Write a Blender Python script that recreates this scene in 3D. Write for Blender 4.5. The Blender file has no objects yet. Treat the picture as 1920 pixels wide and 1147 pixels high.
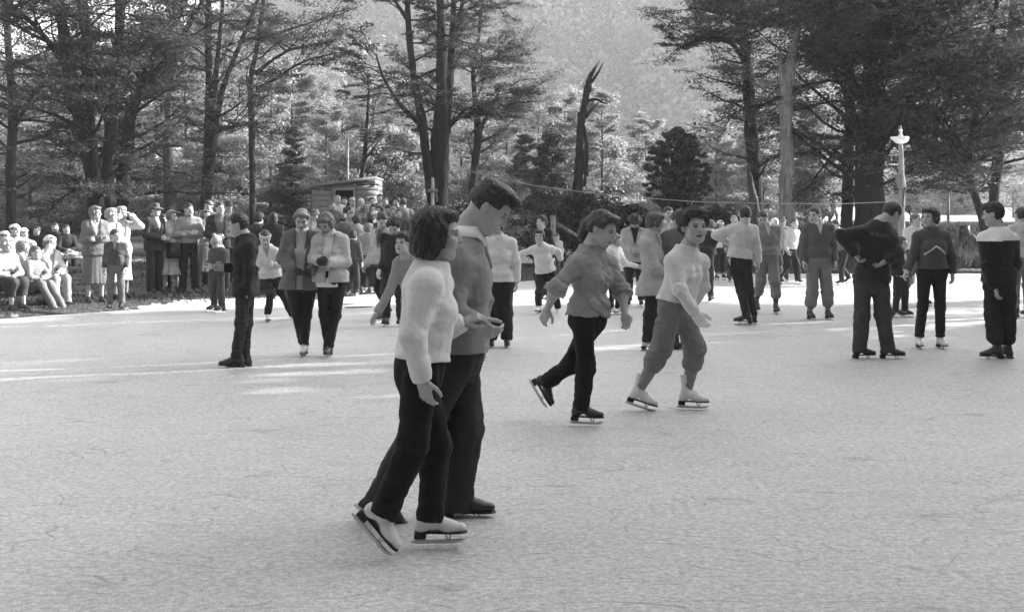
import bpy, math, random
import numpy as np
from mathutils import Vector

# ------------------------------------------------------------------ camera, sky, sun, exposure
SC = bpy.context.scene
COL = SC.collection
FPX, CX, HY, EYE = 2000.0, 960.0, 415.0, 1.54      # focal length in photo pixels, centre column, horizon row, eye height
cam_d = bpy.data.cameras.new("camera"); cam = bpy.data.objects.new("camera", cam_d); COL.objects.link(cam)
cam.location = (0, 0, EYE); cam.rotation_euler = (math.radians(90), 0, 0)
cam_d.sensor_width = 36; cam_d.lens = 36 * FPX / 1920
cam_d.shift_y = -(573.5 - HY) / 1920
cam_d.clip_start = 0.1; cam_d.clip_end = 3000
SC.camera = cam
SUN_AZ, SUN_EL = 23.0, 24.0                          # degrees: azimuth counted from +X towards +Y (behind right)
world = bpy.data.worlds.new("World"); SC.world = world; world.use_nodes = True
wn = world.node_tree; bg = wn.nodes["Background"]
sky = wn.nodes.new("ShaderNodeTexSky"); sky.sky_type = 'NISHITA'; sky.sun_disc = False
sky.sun_elevation = math.radians(SUN_EL); sky.sun_rotation = math.radians(90 - SUN_AZ)
sky.dust_density = 3.0
bw = wn.nodes.new("ShaderNodeRGBToBW")               # black and white film: the sky keeps its brightness, loses its blue
wn.links.new(sky.outputs[0], bw.inputs[0]); wn.links.new(bw.outputs[0], bg.inputs[0])
bg.inputs[1].default_value = 0.15
sd = bpy.data.lights.new("sun", 'SUN'); sd.energy = 5.0; sd.angle = math.radians(0.6); sd.color = (1, .985, .97)
sun = bpy.data.objects.new("sun", sd); COL.objects.link(sun)
_a, _e = math.radians(SUN_AZ), math.radians(SUN_EL)
SUNV = Vector((math.cos(_e) * math.cos(_a), math.cos(_e) * math.sin(_a), math.sin(_e)))
sun.rotation_euler = SUNV.to_track_quat('Z', 'Y').to_euler()
SC.view_settings.view_transform = 'Standard'; SC.view_settings.look = 'None'
SC.view_settings.gamma = 1; SC.view_settings.exposure = 2.03
SC.render.engine = 'CYCLES'
SC.cycles.volume_bounces = 1
SC.cycles.transparent_max_bounces = 16
SC.cycles.max_bounces = 6

# ------------------------------------------------------------------ helpers
def W(px, py, Y):
    "photo pixel at depth Y (metres) -> point in the world"
    return np.array([(px - CX) * Y / FPX, Y, EYE - (py - HY) * Y / FPX])
def tag(o, label=None, cat=None, group=None, kind=None):
    if label: o["label"] = label
    if cat: o["category"] = cat
    if group: o["group"] = group
    if kind: o["kind"] = kind
    return o
def make_mesh(name, V, F, smooth=True, tri=False):
    V = np.asarray(V, np.float32); F = np.asarray(F, np.int32); n = F.shape[1]
    me = bpy.data.meshes.new(name)
    me.vertices.add(len(V)); me.vertices.foreach_set("co", V.ravel())
    me.loops.add(F.size); me.loops.foreach_set("vertex_index", F.ravel())
    me.polygons.add(len(F)); me.polygons.foreach_set("loop_start", np.arange(0, F.size, n, dtype=np.int32))
    me.polygons.foreach_set("loop_total", np.full(len(F), n, np.int32))
    if smooth: me.polygons.foreach_set("use_smooth", np.ones(len(F), bool))
    me.update(calc_edges=True)
    return me
def obj(name, V, F, mat, parent=None, org=None, smooth=True):
    V = np.asarray(V, float)
    if org is not None: V = V - np.asarray(org)
    me = make_mesh(name, V, F, smooth); me.materials.append(mat)
    o = bpy.data.objects.new(name, me); COL.objects.link(o)
    if parent is not None: o.parent = parent
    elif org is not None: o.location = org
    return o
def empty(name, loc, label=None, cat=None, group=None, kind=None):
    o = bpy.data.objects.new(name, None); COL.objects.link(o); o.location = loc; o.empty_display_size = .2
    return tag(o, label, cat, group, kind)
def join(parts):
    "list of (V,F) -> one V,F"
    Vs, Fs, k = [], [], 0
    for V, F in parts:
        if len(V) == 0: continue
        Vs.append(V); Fs.append(np.asarray(F) + k); k += len(V)
    return np.concatenate(Vs), np.concatenate(Fs)
def nrm(v):
    v = np.asarray(v, float); return v / (np.linalg.norm(v) + 1e-12)
def tube(pts, rad, n=8, wob=0.0, rng=None, cap=True, flat=None):
    pts = np.asarray(pts, float); rad = np.asarray(rad, float) * np.ones(len(pts)); m = len(pts)
    T = np.gradient(pts, axis=0); T /= np.linalg.norm(T, axis=1)[:, None] + 1e-9
    u = np.cross(T[0], [0, 0, 1.0]);
    if np.linalg.norm(u) < .1: u = np.cross(T[0], [1.0, 0, 0])
    u = nrm(u); V = []
    ang = np.linspace(0, 2 * np.pi, n, endpoint=False)
    for i in range(m):
        u = nrm(u - T[i] * np.dot(u, T[i])); w = np.cross(T[i], u)
        r = rad[i] * (1 + (wob * rng.standard_normal(n) if wob else 0))
        V.append(pts[i] + np.outer(np.cos(ang) * r, u) + np.outer(np.sin(ang) * r, w))
    V = np.concatenate(V); k = np.arange(n); F = []
    for i in range(m - 1):
        a = i * n
        F.append(np.stack([a + k, a + (k + 1) % n, a + n + (k + 1) % n, a + n + k], 1))
    F = np.concatenate(F)
    if cap:
        V = np.concatenate([V, pts[:1], pts[-1:]]); c0, c1 = m * n, m * n + 1; b = (m - 1) * n
        F = np.concatenate([F, np.stack([(k + 1) % n, k, np.full(n, c0), np.full(n, c0)], 1)[:, :4], np.stack([b + k, b + (k + 1) % n, np.full(n, c1), np.full(n, c1)], 1)])
    return V, F
def box(c, h, R=None, bev=0.0):
    "box of half sizes h about c; bevelled by bev"
    h = np.asarray(h, float); c = np.asarray(c, float)
    if bev <= 0:
        V = np.array([[x, y, z] for x in (-1, 1) for y in (-1, 1) for z in (-1, 1)]) * h
        F = np.array([[0, 1, 3, 2], [4, 6, 7, 5], [0, 4, 5, 1], [2, 3, 7, 6], [0, 2, 6, 4], [1, 5, 7, 3]])
    else:
        V = []; idx = {}
        for x in (-1, 1):
            for y in (-1, 1):
                for z in (-1, 1):
                    s = np.array([x, y, z])
                    for a in range(3):
                        d = s * h - s * bev; d[a] = s[a] * h[a]; idx[(x, y, z, a)] = len(V); V.append(d)
        F = []
        for a in range(3):
            b, c2 = (a + 1) % 3, (a + 2) % 3
            for sg in (-1, 1):
                q = []
                for (p, r) in ((-1, -1), (1, -1), (1, 1), (-1, 1)):
                    k = [0, 0, 0]; k[a] = sg; k[b] = p; k[c2] = r; q.append(idx[(*k, a)])
                F.append(q if sg > 0 else q[::-1])
            for p in (-1, 1):
                for r in (-1, 1):
                    k0 = [0, 0, 0]; k1 = [0, 0, 0]; k0[a] = -1; k1[a] = 1; k0[b] = k1[b] = p; k0[c2] = k1[c2] = r
                    q = [idx[(*k0, b)], idx[(*k1, b)], idx[(*k1, c2)], idx[(*k0, c2)]]
                    F.append(q if p * r < 0 else q[::-1])
        for x in (-1, 1):
            for y in (-1, 1):
                for z in (-1, 1):
                    t = [idx[(x, y, z, a)] for a in range(3)]
                    if x * y * z < 0: t = t[::-1]
                    F.append([t[0], t[1], t[2], t[2]])
        V = np.array(V); F = np.array(F)
    if R is not None: V = V @ np.asarray(R).T
    return V + c, F

# ------------------------------------------------------------------ materials (grey values are base colours)
MATS = {}
def mat(name, g, rough=.85, kind='cloth', spec=.3, var=.12, scale=60, bump=.3, extra=None):
    key = (name, round(g, 3), kind)
    if key in MATS: return MATS[key]
    m = bpy.data.materials.new(name); MATS[key] = m; m.use_nodes = True
    nt = m.node_tree; N = nt.nodes; L = nt.links; p = N["Principled BSDF"]
    p.inputs["Roughness"].default_value = rough; p.inputs["Specular IOR Level"].default_value = spec
    tc = N.new("ShaderNodeTexCoord"); co = tc.outputs["Object"]
    nz = N.new("ShaderNodeTexNoise"); nz.inputs["Scale"].default_value = scale * .12; nz.inputs["Detail"].default_value = 6
    L.new(co, nz.inputs["Vector"])
    rp = N.new("ShaderNodeMapRange"); rp.inputs[1].default_value = .3; rp.inputs[2].default_value = .7
    rp.inputs[3].default_value = 1 - var; rp.inputs[4].default_value = 1 + var; L.new(nz.outputs[0], rp.inputs[0])
    cc = N.new("ShaderNodeVectorMath"); cc.operation = 'SCALE'; cc.inputs[0].default_value = (g * 1.0, g * .985, g * 1.005)
    L.new(rp.outputs[0], cc.inputs["Scale"]); col = cc.outputs[0]
    b = N.new("ShaderNodeBump"); b.inputs["Strength"].default_value = bump; b.inputs["Distance"].default_value = .01
    if kind == 'knit':
        v = N.new("ShaderNodeTexVoronoi"); v.inputs["Scale"].default_value = 110
        mp = N.new("ShaderNodeMapping"); mp.inputs["Scale"].default_value = (1, 1, .6); L.new(co, mp.inputs[0]); L.new(mp.outputs[0], v.inputs["Vector"])
        n2 = N.new("ShaderNodeTexNoise"); n2.inputs["Scale"].default_value = 18; n2.inputs["Detail"].default_value = 5; L.new(co, n2.inputs["Vector"])
        ad = N.new("ShaderNodeMath"); ad.operation = 'MULTIPLY_ADD'; ad.inputs[1].default_value = .25; L.new(v.outputs["Distance"], ad.inputs[0]); L.new(n2.outputs[0], ad.inputs[2])
        L.new(ad.outputs[0], b.inputs["Height"]); b.inputs["Distance"].default_value = .007; b.inputs["Strength"].default_value = .5
        p.inputs["Sheen Weight"].default_value = .15; p.inputs["Sheen Roughness"].default_value = .5
    elif kind == 'cloth':
        n2 = N.new("ShaderNodeTexNoise"); n2.inputs["Scale"].default_value = 9; n2.inputs["Detail"].default_value = 7; n2.inputs["Distortion"].default_value = .6
        mp = N.new("ShaderNodeMapping"); mp.inputs["Scale"].default_value = (1, 1, .45); L.new(co, mp.inputs[0]); L.new(mp.outputs[0], n2.inputs["Vector"])
        L.new(n2.outputs[0], b.inputs["Height"]); b.inputs["Distance"].default_value = .02
        p.inputs["Sheen Weight"].default_value = .0
    elif kind == 'plaid':
        w1 = N.new("ShaderNodeTexWave"); w1.bands_direction = 'X'; w1.inputs["Scale"].default_value = 6
        w2 = N.new("ShaderNodeTexWave"); w2.bands_direction = 'Z'; w2.inputs["Scale"].default_value = 6
        L.new(co, w1.inputs["Vector"]); L.new(co, w2.inputs["Vector"])
        mx = N.new("ShaderNodeMath"); mx.operation = 'ADD'; L.new(w1.outputs["Fac"], mx.inputs[0]); L.new(w2.outputs["Fac"], mx.inputs[1])
        r2 = N.new("ShaderNodeMapRange"); r2.inputs[1].default_value = .9; r2.inputs[2].default_value = 2; r2.inputs[3].default_value = .85; r2.inputs[4].default_value = 1.45; L.new(mx.outputs[0], r2.inputs[0])
        c2 = N.new("ShaderNodeVectorMath"); c2.operation = 'SCALE'; L.new(col, c2.inputs[0]); L.new(r2.outputs[0], c2.inputs["Scale"]); col = c2.outputs[0]
        L.new(nz.outputs[0], b.inputs["Height"])
    elif kind == 'hair':
        mp = N.new("ShaderNodeMapping"); mp.inputs["Scale"].default_value = (1, 1, .3); L.new(co, mp.inputs[0])
        n2 = N.new("ShaderNodeTexNoise"); n2.inputs["Scale"].default_value = 90; n2.inputs["Detail"].default_value = 4; n2.inputs["Distortion"].default_value = 1.2; L.new(mp.outputs[0], n2.inputs["Vector"])
        L.new(n2.outputs[0], b.inputs["Height"]); b.inputs["Distance"].default_value = .006; b.inputs["Strength"].default_value = .8
        r2 = N.new("ShaderNodeMapRange"); r2.inputs[1].default_value = .35; r2.inputs[2].default_value = .65; r2.inputs[3].default_value = .45; r2.inputs[4].default_value = 1.7; L.new(n2.outputs[0], r2.inputs[0])
        c2 = N.new("ShaderNodeVectorMath"); c2.operation = 'SCALE'; L.new(col, c2.inputs[0]); L.new(r2.outputs[0], c2.inputs["Scale"]); col = c2.outputs[0]
        p.inputs["Roughness"].default_value = .5
    elif kind == 'skin':
        at = N.new("ShaderNodeAttribute"); at.attribute_name = "tone"
        c2 = N.new("ShaderNodeVectorMath"); c2.operation = 'MULTIPLY'; L.new(col, c2.inputs[0]); L.new(at.outputs["Color"], c2.inputs[1]); col = c2.outputs[0]
        L.new(nz.outputs[0], b.inputs["Height"]); b.inputs["Strength"].default_value = .08
        p.inputs["Roughness"].default_value = .5; p.inputs["Subsurface Weight"].default_value = .0
    elif kind == 'leather':
        n2 = N.new("ShaderNodeTexNoise"); n2.inputs["Scale"].default_value = 40; n2.inputs["Detail"].default_value = 5; L.new(co, n2.inputs["Vector"])
        L.new(n2.outputs[0], b.inputs["Height"]); b.inputs["Distance"].default_value = .004
    elif kind == 'boards':
        w1 = N.new("ShaderNodeTexWave"); w1.bands_direction = 'Z'; w1.wave_profile = 'SAW'; w1.inputs["Scale"].default_value = 1.9; w1.inputs["Distortion"].default_value = .15
        L.new(co, w1.inputs["Vector"]); L.new(w1.outputs["Fac"], b.inputs["Height"]); b.inputs["Distance"].default_value = .04; b.inputs["Strength"].default_value = 1
    elif kind == 'bark':
        mp = N.new("ShaderNodeMapping"); mp.inputs["Scale"].default_value = (1, 1, .18); L.new(co, mp.inputs[0])
        n2 = N.new("ShaderNodeTexNoise"); n2.inputs["Scale"].default_value = 9; n2.inputs["Detail"].default_value = 8; n2.inputs["Roughness"].default_value = .7; L.new(mp.outputs[0], n2.inputs["Vector"])
        L.new(n2.outputs[0], b.inputs["Height"]); b.inputs["Distance"].default_value = .12; b.inputs["Strength"].default_value = .9
        r2 = N.new("ShaderNodeMapRange"); r2.inputs[1].default_value = .35; r2.inputs[2].default_value = .65; r2.inputs[3].default_value = .5; r2.inputs[4].default_value = 1.5; L.new(n2.outputs[0], r2.inputs[0])
        c2 = N.new("ShaderNodeVectorMath"); c2.operation = 'SCALE'; L.new(col, c2.inputs[0]); L.new(r2.outputs[0], c2.inputs["Scale"]); col = c2.outputs[0]
    else:
        L.new(nz.outputs[0], b.inputs["Height"])
    L.new(col, p.inputs["Base Color"]); L.new(b.outputs[0], p.inputs["Normal"])
    if kind == 'metal': p.inputs["Metallic"].default_value = .9
    return m
def leaf_mat(name, g, tr=.45, v0=.55, v1=1.5):
    key = (name, g)
    if key in MATS: return MATS[key]
    m = bpy.data.materials.new(name); MATS[key] = m; m.use_nodes = True; nt = m.node_tree; N = nt.nodes; L = nt.links
    N.remove(N["Principled BSDF"]); out = N["Material Output"]
    geo = N.new("ShaderNodeNewGeometry")
    rp = N.new("ShaderNodeMapRange"); rp.inputs[3].default_value = v0; rp.inputs[4].default_value = v1; L.new(geo.outputs["Random Per Island"], rp.inputs[0])
    cc = N.new("ShaderNodeVectorMath"); cc.operation = 'SCALE'; cc.inputs[0].default_value = (g, g * .985, g); L.new(rp.outputs[0], cc.inputs["Scale"])
    d = N.new("ShaderNodeBsdfDiffuse"); t = N.new("ShaderNodeBsdfTranslucent"); gl = N.new("ShaderNodeBsdfGlossy"); gl.inputs["Roughness"].default_value = .45; gl.inputs[0].default_value = (.5, .5, .5, 1)
    L.new(cc.outputs[0], d.inputs[0]); L.new(cc.outputs[0], t.inputs[0])
    a = N.new("ShaderNodeMixShader"); a.inputs[0].default_value = tr; L.new(d.outputs[0], a.inputs[1]); L.new(t.outputs[0], a.inputs[2])
    b = N.new("ShaderNodeMixShader"); b.inputs[0].default_value = .04; L.new(a.outputs[0], b.inputs[1]); L.new(gl.outputs[0], b.inputs[2])
    L.new(b.outputs[0], out.inputs[0])
    return m
# ------------------------------------------------------------------ bodies and clothes: smooth distance fields meshed with surface nets
def smin(a, b, k):
    if k <= 0: return np.minimum(a, b)
    h = np.clip(.5 + .5 * (b - a) / k, 0, 1); return b * (1 - h) + a * h - k * h * (1 - h)
def smax(a, b, k): return -smin(-a, -b, k)
class G:
    def __init__(s, pts, mar, res):
        pts = np.asarray(pts, float); lo = pts.min(0) - mar; hi = pts.max(0) + mar
        s.n = np.ceil((hi - lo) / res).astype(int) + 1; s.lo = lo; s.res = res
        ax = [lo[i] + res * np.arange(s.n[i]) for i in range(3)]
        X = np.meshgrid(*ax, indexing='ij'); s.P = np.stack([x.ravel() for x in X], 1).astype(np.float32)
        s.d = np.full(len(s.P), 9.0, np.float32)
    def u(s, d, k=.02): s.d = smin(s.d, d.astype(np.float32), k)
    def sub(s, d, k=.01): s.d = smax(s.d, -d.astype(np.float32), k)
    def f_cone(s, a, b, ra, rb, n=None, sc=1.0, cut=False, cut0=False):
        a = np.asarray(a, np.float32); b = np.asarray(b, np.float32); ab = b - a; L = np.linalg.norm(ab) + 1e-6
        q = s.P - a
        if n is not None:
            n = np.asarray(n, np.float32); n = n - ab * np.dot(n, ab) / L ** 2; n = (n / (np.linalg.norm(n) + 1e-6)).astype(np.float32)
            q = q + np.outer((sc - 1) * (q @ n), n)
        tt = (q @ ab) / L ** 2; t = np.clip(tt, 0, 1)
        d = np.linalg.norm(q - t[:, None] * ab, axis=1) - (ra + (rb - ra) * t)
        if cut: d = np.maximum(d, (tt - 1) * L)
        if cut0: d = np.maximum(d, -tt * L)
        return d
    def cone(s, a, b, ra, rb, k=.02, **kw): s.u(s.f_cone(a, b, ra, rb, **kw), k)
    def f_ell(s, c, r, R=None):
        q = s.P - np.asarray(c, np.float32)
        if R is not None: q = q @ np.asarray(R, np.float32)
        r = np.asarray(r, np.float32); k0 = np.linalg.norm(q / r, axis=1) + 1e-6; k1 = np.linalg.norm(q / r ** 2, axis=1) + 1e-6
        return k0 * (k0 - 1) / k1
    def ell(s, c, r, R=None, k=.02): s.u(s.f_ell(c, r, R), k)
    def f_box(s, c, h, r=.005, R=None):
        q = s.P - np.asarray(c, np.float32)
        if R is not None: q = q @ np.asarray(R, np.float32)
        q = np.abs(q) - (np.asarray(h, np.float32) - r)
        return np.linalg.norm(np.maximum(q, 0), axis=1) + np.minimum(q.max(1), 0) - r
    def f_loft(s, O, R, zs, hw, hd, cx=None, cy=None, pw=2.4, pleat=None):
        q = (s.P - np.asarray(O, np.float32)) @ np.asarray(R, np.float32)
        zs = np.asarray(zs, float); zz = np.linspace(zs[0], zs[-1], 60)
        def ip(v):
            v = np.asarray(v, float) * np.ones(len(zs)); m = np.gradient(v, zs)
            i = np.clip(np.searchsorted(zs, zz) - 1, 0, len(zs) - 2); h = zs[i + 1] - zs[i]; t = (zz - zs[i]) / h
            w = (2*t**3-3*t**2+1)*v[i] + (t**3-2*t**2+t)*h*m[i] + (-2*t**3+3*t**2)*v[i+1] + (t**3-t**2)*h*m[i+1]
            return np.interp(q[:, 2], zz, w)
        a = ip(hw); b = ip(hd); x = q[:, 0] - (ip(cx) if cx is not None else 0); y = q[:, 1] - (ip(cy) if cy is not None else 0)
        if pleat:
            th = np.arctan2(y, x); amp = pleat[1] * np.clip((zs[-1] - q[:, 2]) / (zs[-1] - zs[0]), 0, 1)
            m = 1 + amp * (np.cos(pleat[0] * th + 1.3 * np.sin(3 * th)) * .7 + .3 * np.cos(pleat[0] * 1.7 * th + 1)); a = a * m; b = b * m
        d = ((np.abs(x / a) ** pw + np.abs(y / b) ** pw) ** (1 / pw) - 1) * np.minimum(a, b)
        return np.maximum(d, np.maximum(zs[0] - q[:, 2], q[:, 2] - zs[-1]))
    def folds(s, amp, freq, seed=0, aniso=(1, 1, .5)):
        r = np.random.RandomState(seed); P = s.P * np.asarray(aniso, np.float32); w = 0
        ph = P @ r.randn(3, 3).astype(np.float32) * freq * .5
        for i in range(4):
            v = nrm(r.randn(3)).astype(np.float32) * freq * (1 + .7 * i)
            q = np.sin(P @ v + 1.6 * np.sin(ph[:, i % 3]) + r.rand() * 6); w = w + (q if i % 2 else 1 - 2 * np.abs(q)) / (1 + .6 * i)
        s.d = s.d + (amp * w * .5).astype(np.float32)
    def crease(s, c, ax, amp, fr, rad, seed=0):
        "bunched ring wrinkles round a joint c of a limb running along ax"
        q = s.P - np.asarray(c, np.float32); n = np.linalg.norm(q, axis=1); r = np.random.RandomState(seed); ax = nrm(nrm(ax) + .35 * r.randn(3)).astype(np.float32); b2 = nrm(np.cross(ax, r.randn(3))).astype(np.float32)
        t = q @ ax * fr + 1.5 * np.sin(q @ b2 * fr * .45 + r.rand() * 6); s.d = s.d + (amp * np.exp(-(n / rad) ** 2) * (1 - 2 * np.abs(np.sin(t * .5)) + .5 * np.sin(t * 1.7))).astype(np.float32)
    def mesh(s):
        nx, ny, nz = s.n; V = s.d.reshape(nx, ny, nz); ins = V < 0
        c = ins[:-1, :-1, :-1].astype(np.int8)
        cnt = sum(ins[i:nx-1+i, j:ny-1+j, k:nz-1+k].astype(np.int8) for i in (0, 1) for j in (0, 1) for k in (0, 1))
        act = (cnt > 0) & (cnt < 8); idx = np.argwhere(act)
        if len(idx) == 0: return np.zeros((0, 3)), np.zeros((0, 4), int)
        num = np.full(act.shape, -1, np.int64); num[tuple(idx.T)] = np.arange(len(idx))
        acc = np.zeros((len(idx), 3)); w = np.zeros(len(idx)); I, Jx, K = idx.T
        for ax in range(3):
            o = [a for a in range(3) if a != ax]
            for p in (0, 1):
                for q in (0, 1):
                    d0 = [0, 0, 0]; d0[o[0]] = p; d0[o[1]] = q; d1 = list(d0); d1[ax] = 1
                    v0 = V[I + d0[0], Jx + d0[1], K + d0[2]]; v1 = V[I + d1[0], Jx + d1[1], K + d1[2]]
                    m = (v0 < 0) != (v1 < 0); t = np.where(m, v0 / np.where(m, v0 - v1, 1), 0)
                    pt = np.tile(np.array(d0, float), (len(idx), 1)); pt[:, ax] = t
                    acc += pt * m[:, None]; w += m
        vert = s.lo + (idx + acc / w[:, None]) * s.res
        F = []
        for ax in range(3):
            b, c2 = (ax + 1) % 3, (ax + 2) % 3
            sl0 = [slice(1, -1)] * 3; sl1 = [slice(1, -1)] * 3
            sl0[ax] = slice(0, -1); sl1[ax] = slice(1, None)
            e0 = ins[tuple(sl0)]; e1 = ins[tuple(sl1)]; ch = np.argwhere(e0 != e1)
            off = np.ones(3, int); off[ax] = 0; g = ch + off; fl = e0[tuple(ch.T)]
            def cid(db, dc):
                h = g.copy(); h[:, b] -= db; h[:, c2] -= dc; return num[tuple(h.T)]
            q = np.stack([cid(1, 1), cid(0, 1), cid(0, 0), cid(1, 0)], 1)
            q[~fl] = q[~fl][:, ::-1]; F.append(q)
        return vert, np.concatenate(F)
def frame(fwd, up):
    "columns: body's right, forward, up (right-handed)"
    z = nrm(up); y = np.asarray(fwd, float); y = nrm(y - z * np.dot(y, z))
    return np.stack([np.cross(y, z), y, z], 1)
# ------------------------------------------------------------------ head, hair, hats, hands, skates (local: x right, y forward, z up)
CACHE = {}
def cached(fn):
    def g(*a):
        k = (fn.__name__,) + a
        if k not in CACHE: CACHE[k] = fn(*a)
        return CACHE[k]
    return g
@cached
def head_mesh(res, fem, mouth):
    g = G([(-.1, -.12, -.17), (.1, .15, .14)], .01, res); j = .9 if fem else 1.0
    g.ell((0, -.014, .028), (.074, .094, .084)); g.ell((0, .024, -.025), (.063 * (j * .5 + .5), .066, .088), k=.03)
    g.cone((-.03 * j, .035, -.075), (.03 * j, .035, -.075), .036 * j, .036 * j, k=.03)
    g.ell((0, .066, -.096), (.021 * j, .017, .016), k=.02)
    for s in (-1, 1):
        g.ell((s * .04, .062, -.03), (.024, .022, .022), k=.02)
        g.sub(g.f_ell((s * .031, .096, .004), (.019, .016, .0125)), .012)
        g.ell((s * .031, .0755, .003), (.0125, .0125, .0125), k=.002)
        g.cone((s * .018, .078, .021), (s * .045, .070, .02), .010, .008, k=.01)
        g.cone((s * .02, .0835, .0105), (s * .043, .0765, .0095), .003, .003, k=.004)
        g.ell((s * .077, -.010, -.005), (.006, .018, .030), k=.006); g.ell((s * .083, -.013, 0), (.005, .016, .024), k=.004)
        g.sub(g.f_ell((s * .090, -.004, .002), (.005, .009, .013)), .005)
    g.cone((0, .083, .012), (0, .102, -.024), .007, .0105, k=.012)
    g.cone((-.009, .094, -.029), (.009, .094, -.029), .0075, .0075, k=.007)
    g.cone((-.017, .078, -.0565), (.017, .078, -.0565), .0075, .0075, k=.006); g.cone((-.012, .077, -.067), (.012, .077, -.067), .0085, .0085, k=.006)
    g.ell((0, .093, -.061), (.026, .010, .0016 + .005 * mouth), k=.002) if False else g.sub(g.f_ell((0, .09, -.0615), (.024 + .004 * mouth, .014, .0014 + .005 * mouth)), .003)
    g.cone((0, -.024, -.03), (0, -.045, -.15), .056 * (.9 if fem else 1.05), .052 * (.9 if fem else 1.05), k=.03)
    V, F = g.mesh(); x, y, z = V.T; ax = np.abs(x); T = np.ones(len(V))
    def dab(cx, cy, rx, rz, v):
        m = ((ax - cx) / rx) ** 2 + ((z - cy) / rz) ** 2 < 1; T[m & (y > .04)] = v
    dab(.032, .022, .019, .0048, .2); dab(.031, .004, .016, .007, .62); dab(.031, .0035, .0062, .0062, .06)
    dab(.031, .0105, .017, .0030, .18)
    dab(0, -.0615, .024, .010, .5); dab(0, -.0615, .024, .0022 + .004 * mouth, .25 if mouth < .5 else 1.7); dab(.008, -.0345, .004, .003, .3)
    return V, F, T
def wavy(V, amp, fr, seed=0):
    r = np.random.RandomState(seed); w = 0
    for i in range(4): w = w + np.sin(V @ (nrm(r.randn(3)) * fr * (1 + .8 * i)) + r.rand() * 6) / (1 + .7 * i)
    return w * amp
@cached
def hair_mesh(style, res):
    g = G([(-.12, -.2, -.17), (.12, .14, .17)], .015, res); P = g.P; x, y, z = P.T
    def face(yf, zt, w=.075, zs=.0):    # region in front kept free of hair: below zt and in front of yf
        return np.maximum(np.maximum(z - zt, yf - y), -9)
    if style in ('short', 'quiff', 'crew', 'cropcurl'):
        t = {'short': .016, 'quiff': .014, 'crew': .008, 'cropcurl': .022}[style]
        g.ell((0, -.016, .034), (.076 + t * .45, .094 + t * .6, .080 + t)); g.ell((0, -.03, .0), (.0785, .082, .085), k=.02)
        if style == 'quiff':
            g.ell((0, .045, .098), (.056, .060, .026), k=.03); g.ell((0, .088, .088), (.044, .027, .023), k=.02); g.ell((0, -.02, .105), (.06, .08, .022), k=.03)
        if style == 'cropcurl': g.ell((0, .05, .09), (.06, .05, .035), k=.02)
        g.sub(np.maximum(z - .062, .052 - y), .012)                 # forehead and face
        g.sub(np.maximum(np.maximum(z - .020, -.022 - y), -9), .010)   # in front of the ears
        if style == 'quiff': g.sub(z + .022 + .25 * (y + .06), .014)
        g.sub(z + .055 + .4 * (y + .06), .01)                         # nape
        g.sub(np.maximum(np.maximum(z - .022, np.abs(y + .008) - .02), .07 - np.abs(x)), .004)
        g.folds({'short': .003, 'quiff': .003, 'crew': .001, 'cropcurl': .006}[style], 110, 3, (1, .5, 1)); g.folds(.0018, 330, 4, (1, .22, .5))
    elif style in ('bob', 'curly', 'wavebob', 'upswept'):
        if style == 'bob':
            g.ell((0, -.022, .032), (.091, .105, .094)); g.ell((0, -.055, -.03), (.088, .074, .075), k=.04); g.ell((0, -.07, -.075), (.075, .055, .035), k=.02)
            for s in (-1, 1): g.ell((s * .078, .012, -.012), (.020, .034, .058), k=.03); g.ell((s * .07, -.03, -.085), (.026, .04, .026), k=.02)
            g.ell((0, .045, .088), (.065, .04, .024), k=.03)
        elif style == 'curly':
            g.ell((0, -.022, .045), (.096, .105, .096)); g.ell((0, .035, .098), (.080, .052, .040), k=.03); g.ell((0, -.06, -.01), (.085, .06, .06), k=.03)
            for s in (-1, 1): g.ell((s * .082, .01, .035), (.022, .04, .04), k=.02)
        elif style == 'wavebob':
            g.ell((0, -.018, .035), (.090, .103, .092)); g.ell((0, -.055, -.02), (.085, .065, .07), k=.03)
            for s in (-1, 1): g.ell((s * .08, .02, -.01), (.017, .03, .05), k=.02)
            g.ell((0, .06, .085), (.07, .035, .025), k=.02)
        else:
            g.ell((0, -.02, .034), (.082, .099, .090)); g.ell((0, -.112, -.02), (.05, .045, .055), k=.02); g.ell((0, -.115, -.085), (.042, .038, .05), k=.02)
            for sx_ in (-1, 1): g.ell((sx_ * .070, .01, .04), (.022, .045, .035), k=.02); g.ell((sx_ * .073, -.045, .0), (.02, .035, .04), k=.02); g.ell((0, .055, .09), (.055, .035, .022), k=.02)
        zt = {'bob': .066, 'curly': .075, 'wavebob': .060, 'upswept': .07}[style]
        g.sub(np.maximum(z - zt + .5 * np.abs(x) ** 1.0 * .3, .045 - y), .012)
        g.sub(np.maximum(z + .0, np.maximum(.030 - y, np.abs(x) - .062)), .01)
        if style in ('curly', 'upswept'): g.sub(np.maximum(np.maximum(z - .012, -.02 - y), -9), .012); g.sub(z + .07 + .2 * y, .02) if style == 'curly' else None
        g.folds({'bob': .005, 'curly': .009, 'wavebob': .005, 'upswept': .003}[style], 75 if style != 'curly' else 85, 5, (1, 1, .8)); g.folds(.0025, 260, 4, (1, 1, .3) if style != 'upswept' else (1, .3, .7))
    elif style == 'long':
        g.ell((0, -.02, .032), (.090, .102, .09)); g.ell((0, -.06, -.06), (.085, .06, .10), k=.04)
        g.sub(np.maximum(z - .062, .04 - y), .012); g.folds(.004, 70, 2, (1, 1, .4))
    return g.mesh()
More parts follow.
